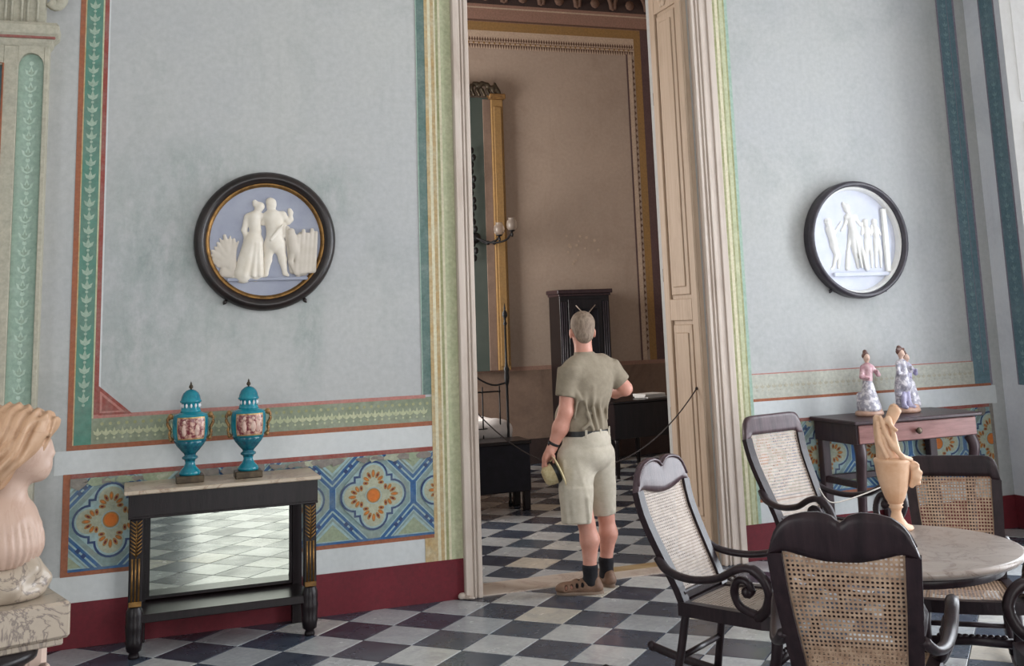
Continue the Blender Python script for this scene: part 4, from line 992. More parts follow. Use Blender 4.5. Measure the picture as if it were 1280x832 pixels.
sdf_obj('figure_handle', P, .005, 'alabaster', t, .010)
P = [('c', (.070, 0, .30), (.098, 0, .285), .020, .022), ('c', (.098, 0, .285), (.102, 0, .24), .020, .024), ('c', (.102, 0, .24), (.080, 0, .20), .024, .014), ('c', (.11, -.01, .265), (.124, -.01, .258), .012, .010), ('c', (.10, -.015, .285), (.112, -.02, .292), .010, .010), ('c', (.095, .0, .215), (.112, 0, .208), .012, .010)]
sdf_obj('mask', P, .005, 'alabaster', t, .010)

# ------------------------------------------------------------------ cane rocking chairs
YB = [(.0, -.19), (.42, -.205), (.50, -.235), (.60, -.285), (.70, -.335), (.80, -.38), (.90, -.408), (1.0, -.42), (1.10, -.425)]
yb = lambda z: lerp(YB, z)
WO = [(.40, .212), (.55, .222), (.75, .240), (.95, .252), (1.10, .252)]
wo = lambda z: lerp(WO, z)
def cane_mesh(fn, nu, nv, hole=.56):
    """woven cane: a sheet of cells, each with an eight-sided hole."""
    b = MB(); h = hole/2; c = h*.45
    for i in range(nu):
        for j in range(nv):
            out = [(0, 0), (.5, 0), (1, 0), (1, .5), (1, 1), (.5, 1), (0, 1), (0, .5)]
            inn = [(.5-h, .5-h+c*.6), (.5, .5-h), (.5+h, .5-h+c*.6), (.5+h, .5), (.5+h, .5+h-c*.6), (.5, .5+h), (.5-h, .5+h-c*.6), (.5-h, .5)]
            vs = [fn((i+u)/nu, (j+v)/nv) for u, v in out+inn]
            b.add(vs, [(k, (k+1) % 8, (k+1) % 8+8, k+8) for k in range(8)], 0, False)
    return b
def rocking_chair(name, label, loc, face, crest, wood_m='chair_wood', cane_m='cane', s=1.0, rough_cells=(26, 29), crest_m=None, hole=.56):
    """face: heading of the sitter, measured from +x; local +y is forward."""
    t = thing(name, label, 'chair', loc, face-PI/2, 'cane rocking chairs around the marble table'); t.scale = (s, s, s)
    wm = wood_m; crest_m = crest_m or wm
    zc = .915
    # crest rail: shaped board following the back's curve
    def ztop(x):
        a = abs(x)
        if crest == 'heart':
            return lerp([(0, 1.028), (.012, 1.036), (.03, 1.052), (.07, 1.062), (.12, 1.060), (.17, 1.047), (.205, 1.022), (.23, .985), (.252, .915)], a)
        return lerp([(0, 1.055), (.17, 1.055), (.205, 1.050), (.23, 1.030), (.244, 1.00), (.252, .915)], a)
    def zbot(x):
        a = abs(x)
        if crest == 'heart': return lerp([(0, .898), (.06, .900), (.12, .912), (.18, .928), (.20, .93), (.252, .915)], a)
        return lerp([(0, .945), (.252, .915)], a) if a > .2 else .945
    b = MB(); xs = sorted(set([-.252+.504*i/36 for i in range(37)]+[-.012, .012])); g = []; nz = 5
    for x in xs:
        z0, z1 = zbot(x), ztop(x)
        for k in range(nz+1):
            z = z0+(z1-z0)*k/nz; th = .017*(1 if 0 < k < nz else .7)
            for sd in (-1, 1): g.append((x, yb(z)+sd*th, z))
    m = (nz+1)*2; fs = []
    for i in range(len(xs)-1):
        o, p = i*m, (i+1)*m
        for k in range(nz):
            fs.append((o+2*k, p+2*k, p+2*k+2, o+2*k+2)); fs.append((o+2*k+1, o+2*k+3, p+2*k+3, p+2*k+1))
        fs.append((o, o+1, p+1, p)); fs.append((o+2*nz, p+2*nz, p+2*nz+1, o+2*nz+1))
    b.add(g, fs, 0, True)
    cr_o = b.build('crest_rail', crest_m, t)
    if crest == 'heart':
        b = MB(); b.sweep([(x, yb(ztop(x))+.017, ztop(x)-.008) for x in xs if abs(x) < .246], .007, .007, 6); b.build('crest_moulding', crest_m, cr_o)
    for sx in (-1, 1):
        zz = [.40+.0525*i for i in range(11)]
        P = [(sx*(wo(z)-.022), yb(z), z) for z in zz]
        b = MB(); b.sweep(P, .026, .017, 4, (0, 1, .35), 0, True, True); b.build('stile', wm, t)
        P = bez([(sx*.19, -.205, .42), (sx*.20, -.235, .25), (sx*.215, -.275, .055)], 4); b = MB(); b.sweep(P, .020, .020, 8, (0, 1, 0)); b.build('leg', wm, t)
        P = bez([(sx*.205, .225, .43), (sx*.215, .245, .33), (sx*.212, .215, .18), (sx*.218, .20, .045)], 4); n = len(P)
        b = MB(); b.sweep(P, [.030-.010*i/(n-1) for i in range(n)], None, 8, (0, 1, 0)); b.build('leg', wm, t)
        P = [(sx*.217, y, .024+.20*(y+.03)**2) for y in [-.64+.05*i for i in range(22)]]
        b = MB(); b.sweep(P, .016, .022, 8); b.ball(P[0], (.018, .03, .026), 8); b.build('rocker', wm, t)
        # scrolled arm: bows outward, rises, curls down into an open scroll on the seat frame
        P = bez([(sx*.232, -.315, .635), (sx*.262, -.25, .590), (sx*.292, -.12, .572), (sx*.310, .02, .592), (sx*.318, .12, .640), (sx*.318, .19, .650), (sx*.315, .245, .615), (sx*.308, .268, .555), (sx*.292, .245, .490), (sx*.268, .20, .450), (sx*.24, .165, .430)], 6); n = len(P)
        b = MB(); b.sweep(P, [.026 if i < n*.55 else .026-.006*(i/n-.55)/.45 for i in range(n)], [.017 if i < n*.5 else .024 for i in range(n)], 8)
        ar = b.build('arm', wm, t)
        P = bez([(sx*.25, .175, .445), (sx*.270, .11, .475), (sx*.285, .09, .535), (sx*.296, .115, .590), (sx*.298, .16, .590), (sx*.292, .178, .555), (sx*.285, .155, .532)], 5); n = len(P)
        b = MB(); b.sweep(P, [.020]*(n-1)+[.02], [.019-.004*i/n for i in range(n)], 8); b.ball((sx*.287, .152, .545), (.024, .026, .026), 10); b.build('arm_scroll', wm, ar)
    # seat frame and cane
    def seat_half(y): return lerp([(-.22, .205), (.0, .228), (.27, .250)], y)
    def seat_fr(x): return .268+.022*(1-(x/.25)**2)
    loop = [(-.205, -.215), (-.228, 0), (-.246, .20)] + [(-.235+.47*i/8, seat_fr(-.235+.47*i/8)) for i in range(9)] + [(.246, .20), (.228, 0), (.205, -.215), (0, -.222), (-.205, -.215)]
    b = MB(); b.sweep([(x, y, .420) for x, y in loop], .024, .030, 4, (0, 0, 1), 0, False, True, False); b.build('seat_frame', wm, t)
    b = cane_mesh(lambda u, v: ((2*u-1)*(lerp([(0, .20), (1, .238)], v)), -.215+v*(.480), .440), 24, 26, hole); b.build('seat_cane', cane_m, t)
    zt = .95 if crest == 'plain' else .935
    b = cane_mesh(lambda u, v: ((2*u-1)*(wo(.47+(zt-.47)*v)-.036), yb(.47+(zt-.47)*v)+.003, .47+(zt-.47)*v), rough_cells[0], rough_cells[1], hole); b.build('back_cane', cane_m, t)
    b = MB(); b.box((-.195, yb(.47)-.016, .452), (.195, yb(.47)+.016, .492), 0, .006); b.build('back_rail', wm, t)
    b = MB(); b.sweep([(-.21, .215, .235), (0, .215, .245), (.21, .215, .235)], .017, .024, 8)
    for i in range(11): b.ball((-.15+.03*i, .215, .263), (.018, .014, .012), 8)
    b.build('front_stretcher', wm, t)
    b = MB(); b.sweep([(-.205, -.25, .20), (.205, -.25, .20)], .014, .014, 8); b.build('rear_stretcher', wm, t)
    return t
rad = math.radians
rocking_chair('rocking_chair', 'black cane rocking chair in the foreground, its back turned to us', (2.55, -3.55, 0), rad(49), 'heart', 'chair_wood', 'cane')
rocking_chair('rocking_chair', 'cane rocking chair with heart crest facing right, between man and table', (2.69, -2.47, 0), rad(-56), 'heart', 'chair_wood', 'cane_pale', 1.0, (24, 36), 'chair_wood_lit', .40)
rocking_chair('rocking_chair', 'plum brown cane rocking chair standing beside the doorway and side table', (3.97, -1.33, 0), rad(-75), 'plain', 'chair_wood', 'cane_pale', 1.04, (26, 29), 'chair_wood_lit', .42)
rocking_chair('rocking_chair', 'low dark cane rocking chair facing us behind the marble table', (3.77, -2.68, 0), rad(-128), 'plain', 'chair_wood', 'cane', .92)
rocking_chair('rocking_chair', 'dark rocking chair cut off at the right edge, only its arm showing', (3.39, -3.91, 0), rad(158), 'plain', 'chair_wood', 'cane')
b = MB(); b.sweep(bez([(3.70, -1.62, .74), (3.78, -1.60, .655), (3.92, -1.60, .66), (4.20, -1.57, .71), (4.235, -1.56, .72), (4.26, -1.55, .67), (4.29, -1.53, .60)], 6), .004, .004, 6)
tag(b.build('barrier_ribbon', 'white_cord'), 'thin white ribbon tied across the arms of the plum brown chair', 'ribbon')

# ------------------------------------------------------------------ the visitor (local x = picture right, y = away from the camera)
man = thing('person', 'man in olive t-shirt and pale shorts standing in the doorway, back turned', 'person', (2.822, -.193, 0), rad(-22.02))
ca, sa = math.cos(rad(40)), math.sin(rad(40))
def Q(x, y, z, ox=.045, oy=0.0): return (ox + x*ca - y*sa, oy + x*sa + y*ca, z)     # body frame: y forward, turned left
R40 = rad(40)
hs = Matrix.Rotation(rad(14), 3, 'Z')
HX = .046
def Hd(x, y, z): v = hs @ Vector((x, y, 0)); return (HX+v.x, v.y, 1.665+z)
skin = [
 # head and face
 ('e', Hd(0, -.005, .015), (.074, .094, .098), hs), ('e', Hd(0, .025, -.045), (.060, .068, .070), hs), ('e', Hd(0, .062, -.092), (.030, .026, .022), hs),
 ('c', Hd(0, .092, .005), Hd(0, .108, -.032), .008, .013), ('e', Hd(-.030, .082, .012), (.020, .014, .012), hs, {'cut': True, 'k': .01}), ('e', Hd(.030, .082, .012), (.020, .014, .012), hs, {'cut': True, 'k': .01}),
 ('e', Hd(-.030, .076, .010), (.012, .010, .010), hs), ('e', Hd(.030, .076, .010), (.012, .010, .010), hs), ('c', Hd(-.04, .082, .032), Hd(.04, .082, .032), .008, .008),
 ('c', Hd(-.022, .088, -.058), Hd(.022, .088, -.058), .006, .006), ('c', Hd(-.018, .088, -.068), Hd(.018, .088, -.068), .007, .007),
 ('e', Hd(-.082, -.005, -.020), (.010, .020, .034), hs, {'k': .006}), ('e', Hd(.082, -.005, -.020), (.010, .020, .034), hs, {'k': .006}),
 # neck, trunk
 ('c', (.050, .0, 1.47), (.046, .0, 1.62), .064, .057), ('c', Q(-.11, -.02, 1.43, .08), Q(.11, -.02, 1.43, .08), .055, .055),
 ('e', Q(0, 0, 1.28, .07), (.155, .10, .19), R40), ('e', Q(0, .05, 1.08, .045), (.15, .14, .16), R40), ('e', Q(0, 0, .92), (.145, .115, .13), R40),
 # left arm, hanging
 ('c', (-.055, -.105, 1.395), (-.084, -.125, 1.145), .058, .047), ('c', (-.084, -.125, 1.145), (-.125, -.115, 1.04), .048, .052), ('c', (-.125, -.115, 1.04), (-.184, -.10, .915), .052, .031),
 ('c', (-.184, -.10, .915), (-.212, -.098, .868), .030, .030), ('c', (-.200, -.115, .89), (-.228, -.112, .845), .024, .024), ('c', (-.205, -.080, .885), (-.232, -.078, .845), .022, .022),
 # right arm, bent forward
 ('c', (.235, .11, 1.385), (.322, .125, 1.262), .056, .046), ('c', (.322, .125, 1.262), (.26, .27, 1.235), .047, .044), ('c', (.26, .27, 1.235), (.16, .40, 1.25), .044, .030), ('c', (.16, .40, 1.25), (.115, .445, 1.27), .030, .028)]
# fingers of the left hand closing on the hat brim, and the thumb
kn = [(-.226, -.140, .848), (-.240, -.115, .838), (-.244, -.090, .836), (-.238, -.065, .840)]
for i, (x, y, z) in enumerate(kn):
    L = (.92, 1.05, 1.0, .84)[i]
    a = (x, y, z); c1 = (x-.006, y+.004, z-.040*L); d1 = (x+.022, y+.008, z-.062*L); e1 = (x+.040, y+.010, z-.052*L)
    skin += [('c', (-.208, -.10+(y+.10)*.7, .875), a, .012, .0115, {'k': .008}), ('c', a, c1, .0112, .0105, {'k': .004}), ('c', c1, d1, .0102, .0095, {'k': .004}), ('c', d1, e1, .0093, .0080, {'k': .004})]
skin += [('c', (-.192, -.128, .895), (-.176, -.150, .862), .015, .0125, {'k': .01}), ('c', (-.176, -.150, .862), (-.176, -.146, .826), .0118, .0095, {'k': .005})]
for i in range(4):      # right hand, fingers curled (hidden in front of the body)
    p0 = (.10-.004*i, .462, 1.295-.02*i); p1 = (.066, .478, 1.30-.02*i); p2 = (.060, .452, 1.302-.02*i)
    skin += [('c', (.118, .445, 1.272), p0, .012, .0105, {'k': .008}), ('c', p0, p1, .0105, .0098, {'k': .004}), ('c', p1, p2, .0095, .0085, {'k': .004})]
skin += [('c', (.125, .430, 1.285), (.105, .418, 1.312), .013, .010, {'k': .008})]
# legs
skin += [('c', (-.030, -.065, .86), (.004, -.10, .50), .085, .058), ('c', (.004, -.10, .50), (.018, -.10, .44), .056, .054), ('c', (.018, -.10, .44), (.036, -.095, .33), .053, .062), ('c', (.036, -.095, .33), (.030, -.10, .17), .061, .040), ('c', (.030, -.10, .17), (.030, -.10, .07), .039, .038), ('c', (.02, -.10, .05), (-.13, -.10, .035), .034, .026),
         ('c', (.115, .065, .86), (.150, .10, .50), .082, .056), ('c', (.150, .10, .50), (.152, .10, .44), .054, .053), ('c', (.152, .10, .44), (.162, .10, .33), .052, .060), ('c', (.162, .10, .33), (.140, .10, .17), .059, .039), ('c', (.140, .10, .17), (.138, .10, .07), .038, .037), ('c', (.14, .10, .05), (.07, .20, .035), .034, .026)]
sdf_obj('body', skin, .0075, 'skin', man, .022)
hair = [('e', Hd(0, -.014, .034), (.081, .096, .094), hs), ('e', Hd(0, -.03, .05), (.074, .082, .070), hs), ('e', Hd(0, -.055, -.018), (.066, .050, .070), hs), ('e', Hd(0, .075, -.03), (.13, .075, .13), hs, {'cut': True}), ('e', Hd(-.082, .004, -.018), (.02, .03, .036), hs, {'cut': True}), ('e', Hd(.082, .004, -.018), (.02, .03, .036), hs, {'cut': True})]
sdf_obj('hair', hair, .006, 'grey_hair', man, .02)
# t-shirt, tucked in, sleeves to mid upper arm
sh = [('c', Q(-.16, -.01, 1.405, .085), Q(.165, -.01, 1.40, .085), .076, .074), ('c', Q(-.10, -.02, 1.44, .07), Q(.11, -.02, 1.44, .07), .068, .066), ('e', Q(0, 0, 1.29, .075), (.180, .125, .19), R40), ('e', Q(0, .055, 1.09, .045), (.178, .165, .15), R40), ('e', Q(0, .01, 1.02, .045), (.160, .138, .14), R40), ('e', Q(0, -.03, 1.36, .08), (.165, .095, .11), R40),
      ('f', (-.050, -.103, 1.415), (-.082, -.124, 1.238), .080, .070, {'k': .03}), ('f', (.215, .108, 1.405), (.300, .125, 1.300), .078, .068, {'k': .03}),
      ('c', (.055, -.01, 1.46), (.050, -.005, 1.498), .078, .068)]
for a, c_, r in (((.16, -.045, 1.36), (.135, -.085, 1.20), .010), ((.135, -.085, 1.20), (.15, -.085, 1.03), .012), ((.10, -.12, 1.30), (.095, -.125, 1.15), .010), ((.095, -.125, 1.15), (.12, -.115, 1.02), .012), ((.04, -.135, 1.25), (.06, -.145, 1.12), .009), ((.06, -.145, 1.12), (.09, -.14, 1.02), .012), ((.0, -.15, 1.24), (-.03, -.145, 1.10), .009), ((.20, .02, 1.32), (.185, -.02, 1.08), .010), ((-.06, -.15, 1.33), (.02, -.15, 1.22), .010), ((.02, -.16, 1.03), (.06, -.15, 1.06), .012), ((-.10, -.14, 1.20), (-.09, -.15, 1.05), .010)):
    sh.append(('c', a, c_, r, r*.8, {'k': .020}))
def hem_shirt(F, X, Y, Z): return np.maximum(np.maximum(F, .985-Z), Z-1.522)
sdf_obj('t_shirt', sh, .0075, 'shirt_cotton', man, .03, hem_shirt)
so = [('e', Q(0, .0, .955), (.166, .140, .085), R40), ('e', Q(0, -.03, .86), (.164, .136, .12), R40), ('c', (-.034, -.058, .84), (-.040, -.100, .60), .122, .108, {'k': .03}), ('c', (.115, .062, .84), (.130, .105, .60), .116, .094, {'k': .012}), ('f', (-.038, -.095, .66), (-.042, -.112, .438), .112, .100, {'k': .014}), ('f', (.128, .10, .66), (.136, .118, .455), .100, .085, {'k': .012}), ('f', Q(0, 0, .93), Q(0, 0, 1.012), .15, .145)]
for a, c_, r in (((.16, -.03, .86), (.06, -.10, .70), .011), ((.06, -.10, .70), (.03, -.165, .56), .012), ((-.03, -.165, .84), (.03, -.185, .60), .010), ((.03, -.185, .60), (.04, -.185, .46), .010), ((-.11, -.155, .82), (-.10, -.19, .46), .010), ((.19, .02, .80), (.15, .03, .64), .011), ((.15, .03, .64), (.19, .06, .48), .010), ((.03, -.12, .96), (-.05, -.175, .76), .010), ((-.05, -.175, .76), (-.06, -.20, .52), .010), ((.10, -.10, .95), (.13, -.09, .80), .009), ((.20, .07, .86), (.21, .09, .60), .009)):
    so.append(('c', a, c_, r, r*.8, {'k': .018}))
so.append(('c', (.085, -.145, .66), (.055, -.20, .42), .012, .02, {'cut': True}))
def hem_shorts(F, X, Y, Z): return np.maximum(F, Z-1.012)
sdf_obj('shorts', so, .0075, 'shorts_cotton', man, .03, hem_shorts)
# belt with loops, following the waist
bl = MB(); g = []; nb = 40
for k in range(nb):
    a = 2*PI*k/nb
    for r_, z_ in ((1.0, -.017), (1.0, .017), (.95, .017), (.95, -.017)):
        g.append(Q(.168*r_*math.cos(a), .147*r_*math.sin(a)+.005, .998+z_))
bl.add(g, [(4*k+j, 4*((k+1) % nb)+j, 4*((k+1) % nb)+(j+1) % 4, 4*k+(j+1) % 4) for k in range(nb) for j in range(4)], 0, False); bt = bl.build('belt', 'black_leather', man)
for a in (-1.0, -1.57, -2.2, -.4):
    p = Q(.170*math.cos(a), .149*math.sin(a)+.005, .998); d = Vector((p[0]-.045, p[1], 0)).normalized()
    b = MB(); b.box((-.008, -.004, -.026), (.008, .004, .026), 0, .002, Matrix.Translation(p) @ Matrix.Rotation(math.atan2(d.y, d.x)-PI/2, 4, 'Z')); b.build('belt_loop', 'shorts_cotton', bt)
# watch, socks, shoes
b = MB(); b.lathe([(.0345, -.011), (.038, -.008), (.038, .008), (.0345, .011)], 20, 0, Matrix.Translation((-.172, -.103, .942)) @ Vector((-.059, .015, -.125)).to_track_quat('Z', 'Y').to_matrix().to_4x4()); b.ball((-.205, -.118, .945), (.008, .017, .017), 10); b.build('wristwatch', 'black_leather', man)
for (x, y), d in (((.030, -.10), (-1, .03)), ((.139, .10), (-.55, .83))):
    dv = Vector((d[0], d[1], 0)).normalized(); pv = Vector((-dv.y, dv.x, 0)); o = Vector((x, y, 0))
    W_ = lambda f, s_, z: tuple(o + dv*f + pv*s_ + Vector((0, 0, z)))
    sdf_obj('sock', [('f', (x, y, .06), (x, y, .168), .046, .047), ('c', W_(.0, 0, .06), W_(.10, 0, .05), .040, .034), ('c', (x, y, .162), (x, y, .165), .046, .046)], .006, 'sock_knit', man, .02)
    Rm = Matrix((( dv.x, pv.x, 0), (dv.y, pv.y, 0), (0, 0, 1)))
    up = [('e', W_(.075, 0, .035), (.150, .052, .045), Rm), ('c', W_(-.035, 0, .045), W_(-.03, 0, .07), .042, .038), ('e', W_(.165, 0, .035), (.060, .050, .036), Rm), ('c', W_(.03, 0, .055), W_(.09, 0, .058), .044, .036)]
    for f, zz_ in ((.052, .062), (.088, .058), (.122, .053), (.158, .047)):    # open slots between the straps
        for s_ in (-1, 1): up.append(('e', W_(f, s_*.044, zz_), (.0095, .026, .017), Rm, {'cut': True}))
    for f in (.075, .125): up.append(('e', W_(f, 0, .095), (.010, .03, .014), Rm, {'cut': True}))
    up.append(('e', (x, y, .11), (.040, .040, .055), Rm, {'cut': True}))
    so_ = sdf_obj('shoe', up, .005, 'brown_leather', man, .02, lambda F, X, Y, Z: np.maximum(F, .018-Z))
    sl = MB(); n = 28; out = []
    for k in range(n):
        a = 2*PI*k/n; f = .070+.152*math.cos(a); wd = (.050+.007*math.cos(a))*math.sin(a); out.append((f, wd))
    vs = [W_(f*1.0, s_, 0.001) for f, s_ in out] + [W_(f, s_*1.04, .012) for f, s_ in out] + [W_(f*.99, s_*.97, .024) for f, s_ in out]
    sl.add(vs, [tuple(range(n))[::-1], tuple(range(2*n, 3*n))] + [(r_*n+k, r_*n+(k+1) % n, (r_+1)*n+(k+1) % n, (r_+1)*n+k) for r_ in (0, 1) for k in range(n)], 0, False); sl.build('sole', 'shoe_sole', so_)
# straw hat hanging from the left hand
ax_ = Vector((-.90, -.22, -.38)).normalized()
hat = thing('straw_hat', 'cream straw hat with black band held by the man', 'hat', (0, 0, 0))
o_ = Matrix.Translation((2.822, -.193, 0)) @ Matrix.Rotation(rad(-22.02), 4, 'Z') @ Matrix.Translation((-.150, -.10, .768)) @ ax_.to_track_quat('Z', 'Y').to_matrix().to_4x4()
hat.matrix_world = o_
b = MB(); b.lathe([(.082, .004), (.080, .02), (.076, .06), (.066, .092), (.050, .104), (.025, .098), (.001, .092)], 40, 0, Matrix.Diagonal((1.0, .88, 1, 1))); b.build('crown', 'straw', hat)
b = MB(); b.lathe([(.080, .002), (.10, -.002), (.125, -.002), (.134, .006), (.134, .009), (.125, .002), (.10, .003), (.081, .007)], 40, 0, Matrix.Diagonal((1.0, .9, 1, 1))); b.f = b.f[:-2]; b.mi = b.mi[:-2]; b.sm = b.sm[:-2]; b.build('brim', 'straw', hat)
b = MB(); b.lathe([(.0825, .005), (.0835, .012), (.0805, .034), (.079, .035)], 40, 0, Matrix.Diagonal((1.0, .88, 1, 1))); b.f = b.f[:-2]; b.mi = b.mi[:-2]; b.sm = b.sm[:-2]; b.build('hat_band', 'black_leather', hat)

# ------------------------------------------------------------------ the bedroom's furniture
bed = thing('iron_bed', 'black iron bedstead with tall finial post and white mattress, in the bedroom', 'bed', (2.75, 3.75, 0))
for sx in (-1, 1):
    for y in (-.45, 1.45):
        x = sx*.735
        b = MB(); b.lathe([(.022, 0), (.022, .02), (.013, .04), (.013, .9), (.013, 1.12), (.022, 1.15), (.027, 1.20), (.021, 1.25), (.030, 1.28), (.016, 1.31), (.012, 1.36), (.010, 1.70), (.022, 1.72), (.012, 1.74), (.012, 1.77), (.028, 1.80), (.024, 1.83), (.008, 1.855), (.010, 1.87), (.002, 1.92)], 12, 0, Matrix.Translation((x, y, 0))); b.build('post', 'black_iron', bed)
for y in (-.45, 1.45):
    b = MB(); b.sweep(bez([(-.735, y, 1.135), (-.64, y, 1.13), (-.48, y, 1.20), (-.33, y, 1.42), (0, y, 1.55), (.33, y, 1.42), (.40, y, 1.24), (.58, y, 1.135), (.735, y, 1.15)], 6), .010, .010, 6); b.build('top_rail', 'black_iron', bed)
    for z in (1.07, .72, .62):
        b = MB(); b.sweep([(-.735, y, z), (.66, y, z)], .008, .008, 6); b.build('cross_rail', 'black_iron', bed)
    for x in (-.6, -.42, -.24, -.06, .12, .30, .48, .655):
        b = MB(); b.sweep([(x, y, .60), (x, y, 1.12)], .007, .007, 6); b.ball((x, y, 1.07), .014, 8); b.build('spindle', 'black_iron', bed)
pr = [('c', (-.62, -.36, .69), (.68, -.36, .69), .10, .10), ('c', (-.62, 1.35, .70), (.62, 1.35, .70), .10, .10), ('c', (-.62, -.36, .70), (-.62, 1.35, .70), .10, .10), ('c', (.62, -.36, .70), (.62, 1.35, .70), .10, .10), ('e', (0, .5, .70), (.72, .95, .12)), ('c', (.74, -.36, .70), (.78, -.33, .60), .06, .03), ('c', (.70, .2, .70), (.735, .2, .58), .05, .025)]
sdf_obj('mattress', pr, .02, 'linen', bed, .06)
b = MB(); b.box((-.72, -.42, .38), (.72, 1.40, .60), 0, .02); b.build('valance', 'navy_cloth', bed)
ch = thing('dark_chest', 'dark wooden chest on short legs at the foot of the iron bed', 'chest', (2.92, 3.06, 0))
b = MB(); b.box((-.66, -.17, .17), (.64, .20, .615), 0, .01); b.build('case', 'navy_cloth', ch)
b = MB(); b.box((-.68, -.185, .60), (.655, .205, .635), 0, .006); b.build('lid', 'ebonised_wood', ch)
for x in (-.62, .60):
    for y in (-.13, .16):
        b = MB(); b.box((x-.032, y-.032, 0), (x+.032, y+.032, .18), 0, .005); b.build('leg', 'ebonised_wood', ch)
wd = thing('tall_cabinet', 'tall black cabinet with fluted sides behind the man, in the bedroom', 'cabinet', (5.30, 5.76, 0))
b = MB(); b.box((-.335, -.17, .12), (.335, .20, 2.05), 0, .004); b.build('case', 'ebonised_wood', wd)
b = MB(); b.box((-.37, -.21, 2.05), (.37, .20, 2.10), 0, .006); b.box((-.35, -.19, 2.02), (.35, .20, 2.05), 0, .004); b.build('cornice', 'dark_mahogany', wd)
b = MB(); b.box((-.225, -.185, .30), (.225, -.17, 1.98), 0, .004); dr = b.build('door', 'ebonised_wood', wd)
b = MB(); b.box((-.165, -.178, .40), (.165, -.19, 1.86), 0, .004); b.build('door_panel', 'navy_cloth', dr)
for s in (-1, 1):
    b = MB()
    for k in range(3): b.sweep([(s*.28+(k-1)*.028, -.175, .35), (s*.28+(k-1)*.028, -.175, 1.95)], .010, .010, 6)
    b.build('fluted_pilaster', 'frame_grey', wd)
    b = MB(); b.sweep([(s*.13, -.20, 1.905), (-s*.10, -.20, 1.66)], .008, .006, 6); b.build('crossed_rod', 'cane_pale', wd)
b = MB(); b.box((-.345, -.18, 0), (.345, .20, .12), 0, .004); b.build('plinth', 'ebonised_wood', wd)
dk = thing('writing_desk', 'black writing desk with louvred side right of the man, in the bedroom', 'desk', (5.42, 4.62, 0))
dk.rotation_euler = (0, 0, rad(8))
b = MB(); b.box((-.48, -.40, .42), (.34, .40, .80), 0, .008); b.build('case', 'ebonised_wood', dk)
b = MB(); b.box((-.50, -.42, .80), (.36, .42, .825), 0, .004); b.build('desktop', 'ebonised_wood', dk)
for x in (-.44, .30):
    for y in (-.36, .36):
        b = MB(); b.lathe([(.022, 0), (.018, .03), (.026, .10), (.030, .30), (.022, .36), (.034, .42)], 10, 0, Matrix.Translation((x, y, 0))); b.build('leg', 'ebonised_wood', dk)
b = MB()
for k in range(7): b.box((.34, -.34+.10*k, .46), (.352, -.29+.10*k, .77), 0, .003)
b.build('louvre', 'frame_grey', dk)
ps = thing('paper_stack', 'small pile of pale sheets lying on the black writing desk', 'paper', (5.60, 4.50, .826))
rnd = random.Random(2)
for k in range(4):
    b = MB(); b.box((-.15, -.11, k*.011), (.15, .11, k*.011+.010), 0, .001); b.build('sheet', 'paper', ps, None, (rnd.gauss(0, .006), rnd.gauss(0, .006), 0), (0, 0, .3+rnd.gauss(0, .06)))
st = thing('round_stool', 'dark round stool beside the writing desk in the bedroom', 'stool', (6.12, 4.50, 0))
b = MB(); b.lathe([(.17, .55), (.19, .56), (.195, .59), (.18, .615), (.10, .625)], 28); b.build('seat', 'frame_grey', st)
b = MB(); b.lathe([(.06, .10), (.03, .16), (.028, .35), (.05, .42), (.03, .50), (.08, .55)], 14); b.build('column', 'ebonised_wood', st)
for k in range(3):
    a = 2*PI*k/3+.3; b = MB(); b.sweep(bez([(.03*math.cos(a), .03*math.sin(a), .14), (.12*math.cos(a), .12*math.sin(a), .12), (.19*math.cos(a), .19*math.sin(a), .02)], 4), .018, .02, 8); b.build('leg', 'ebonised_wood', st)
pm = thing('pier_mirror', 'tall narrow mirror with ochre gilt stiles and carved crest, bedroom wall', 'mirror', (3.85, 5.93, 1.15))
b = MB(); b.box((-.56, .0, .0), (.40, .05, 3.42)); b.build('glass', 'dim_mirror', pm)
for x0, x1 in ((.405, .565), (-.72, -.56)):
    b = MB(); b.box((x0, -.035, .0), (x1, .06, 3.40), 0, .008); b.box((x0+.03, -.05, .05), (x1-.03, -.035, 3.30), 0, .006); b.build('stile', 'paint_bed_ochre', pm)
    b = MB(); b.box((x0-.03, -.07, 3.40), (x1+.03, .06, 3.47), 0, .01); b.build('capital', 'gilt_leaf', pm)
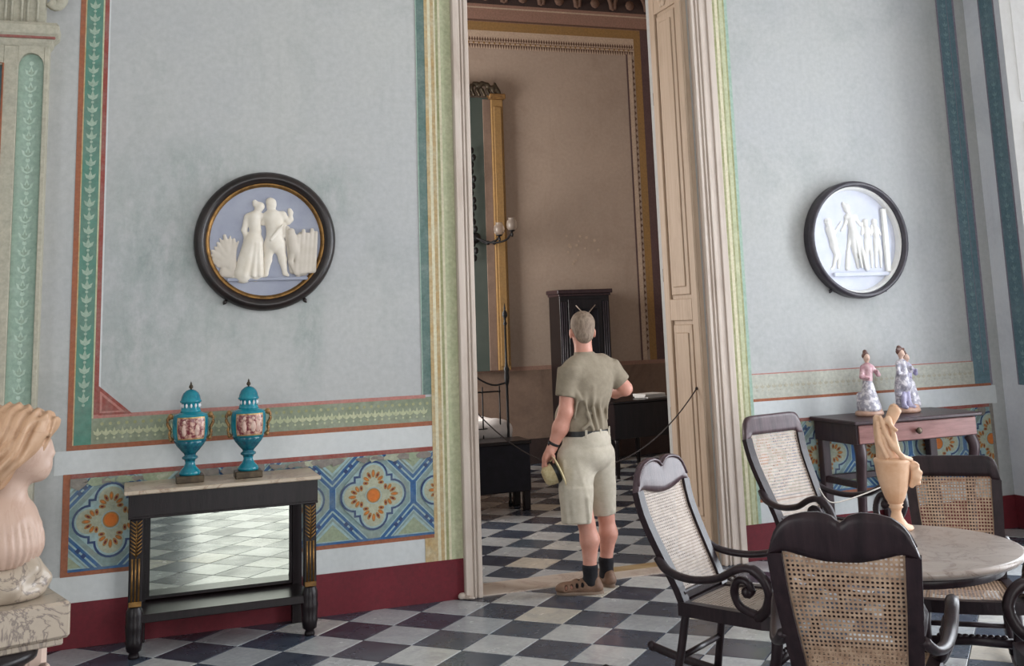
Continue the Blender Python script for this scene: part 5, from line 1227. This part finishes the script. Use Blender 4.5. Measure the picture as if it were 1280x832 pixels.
b = MB(); b.box((.30, -.01, .0), (.405, .05, 3.40), 0, .004); b.box((-.56, -.01, .0), (-.46, .05, 3.40), 0, .004); b.build('inner_frame', 'bedroom_dado_plaster', pm)
cs = []
for k in range(16):
    a = k/6; cs += [('c', (.50-.07*k, -.03, 3.50+.10*math.sin(3*a)), (.46-.07*k, -.04, 3.60-.05*(k % 2)), .035, .02), ('c', (.50-.07*k, -.03, 3.52), (.53-.07*k, -.05, 3.44), .025, .02)]
sdf_obj('carved_crest', cs, .014, 'bronze', pm, .02)
gb = thing('gas_bracket', 'black iron gas lamp bracket with two frosted globes, on the mirror', 'lamp', (4.00, 5.90, 2.78))
b = MB(); b.lathe([(.07, 0), (.06, .02), (.03, .04)], 16, 0, My)
for k in range(16): b.ball((-.02+.02*math.sin(k*1.9), -.02, -.25+.09*k), (.03, .02, .045), 8)
b.build('backplate', 'black_iron', gb)
for (ex, ey, ez) in ((.26, -.16, .0), (.40, -.24, .05)):
    b = MB(); b.sweep(bez([(0, -.03, 0), (ex*.4, ey*.5, -.07), (ex*.8, ey*.9, -.05), (ex, ey, ez)], 5), .012, .012, 8); b.ball((ex*.5, ey*.55, -.07), (.03, .02, .03), 8); b.ball((ex, ey, ez-.03), (.018, .018, .035), 8)
    b.lathe([(.012, ez), (.035, ez+.012), (.042, ez+.022)], 14, 0, Matrix.Translation((ex, ey, 0))); a_ = b.build('arm', 'black_iron', gb)
    b = MB(); b.lathe([(.040, ez+.024), (.062, ez+.05), (.068, ez+.09), (.060, ez+.13), (.040, ez+.16), (.050, ez+.175)], 20, 0, Matrix.Translation((ex, ey, 0))); b.f = b.f[:-1]; b.mi = b.mi[:-1]; b.sm = b.sm[:-1]; b.build('globe', 'frosted_glass', a_)
# barrier rope hanging across the doorway, behind the man
P = [(2.145+(3.872-2.145)*i/28, .10, .72+.46*(2*i/28-1)**2+.03*(2*i/28-1)**4) for i in range(29)]
b = MB(); b.sweep(P, .0045, .0045, 6)
for e in (P[0], P[-1]): b.ball(e, .012, 8)
tag(b.build('barrier_rope', 'dark_cord'), 'thin dark rope hanging slack across the doorway behind the man', 'rope')
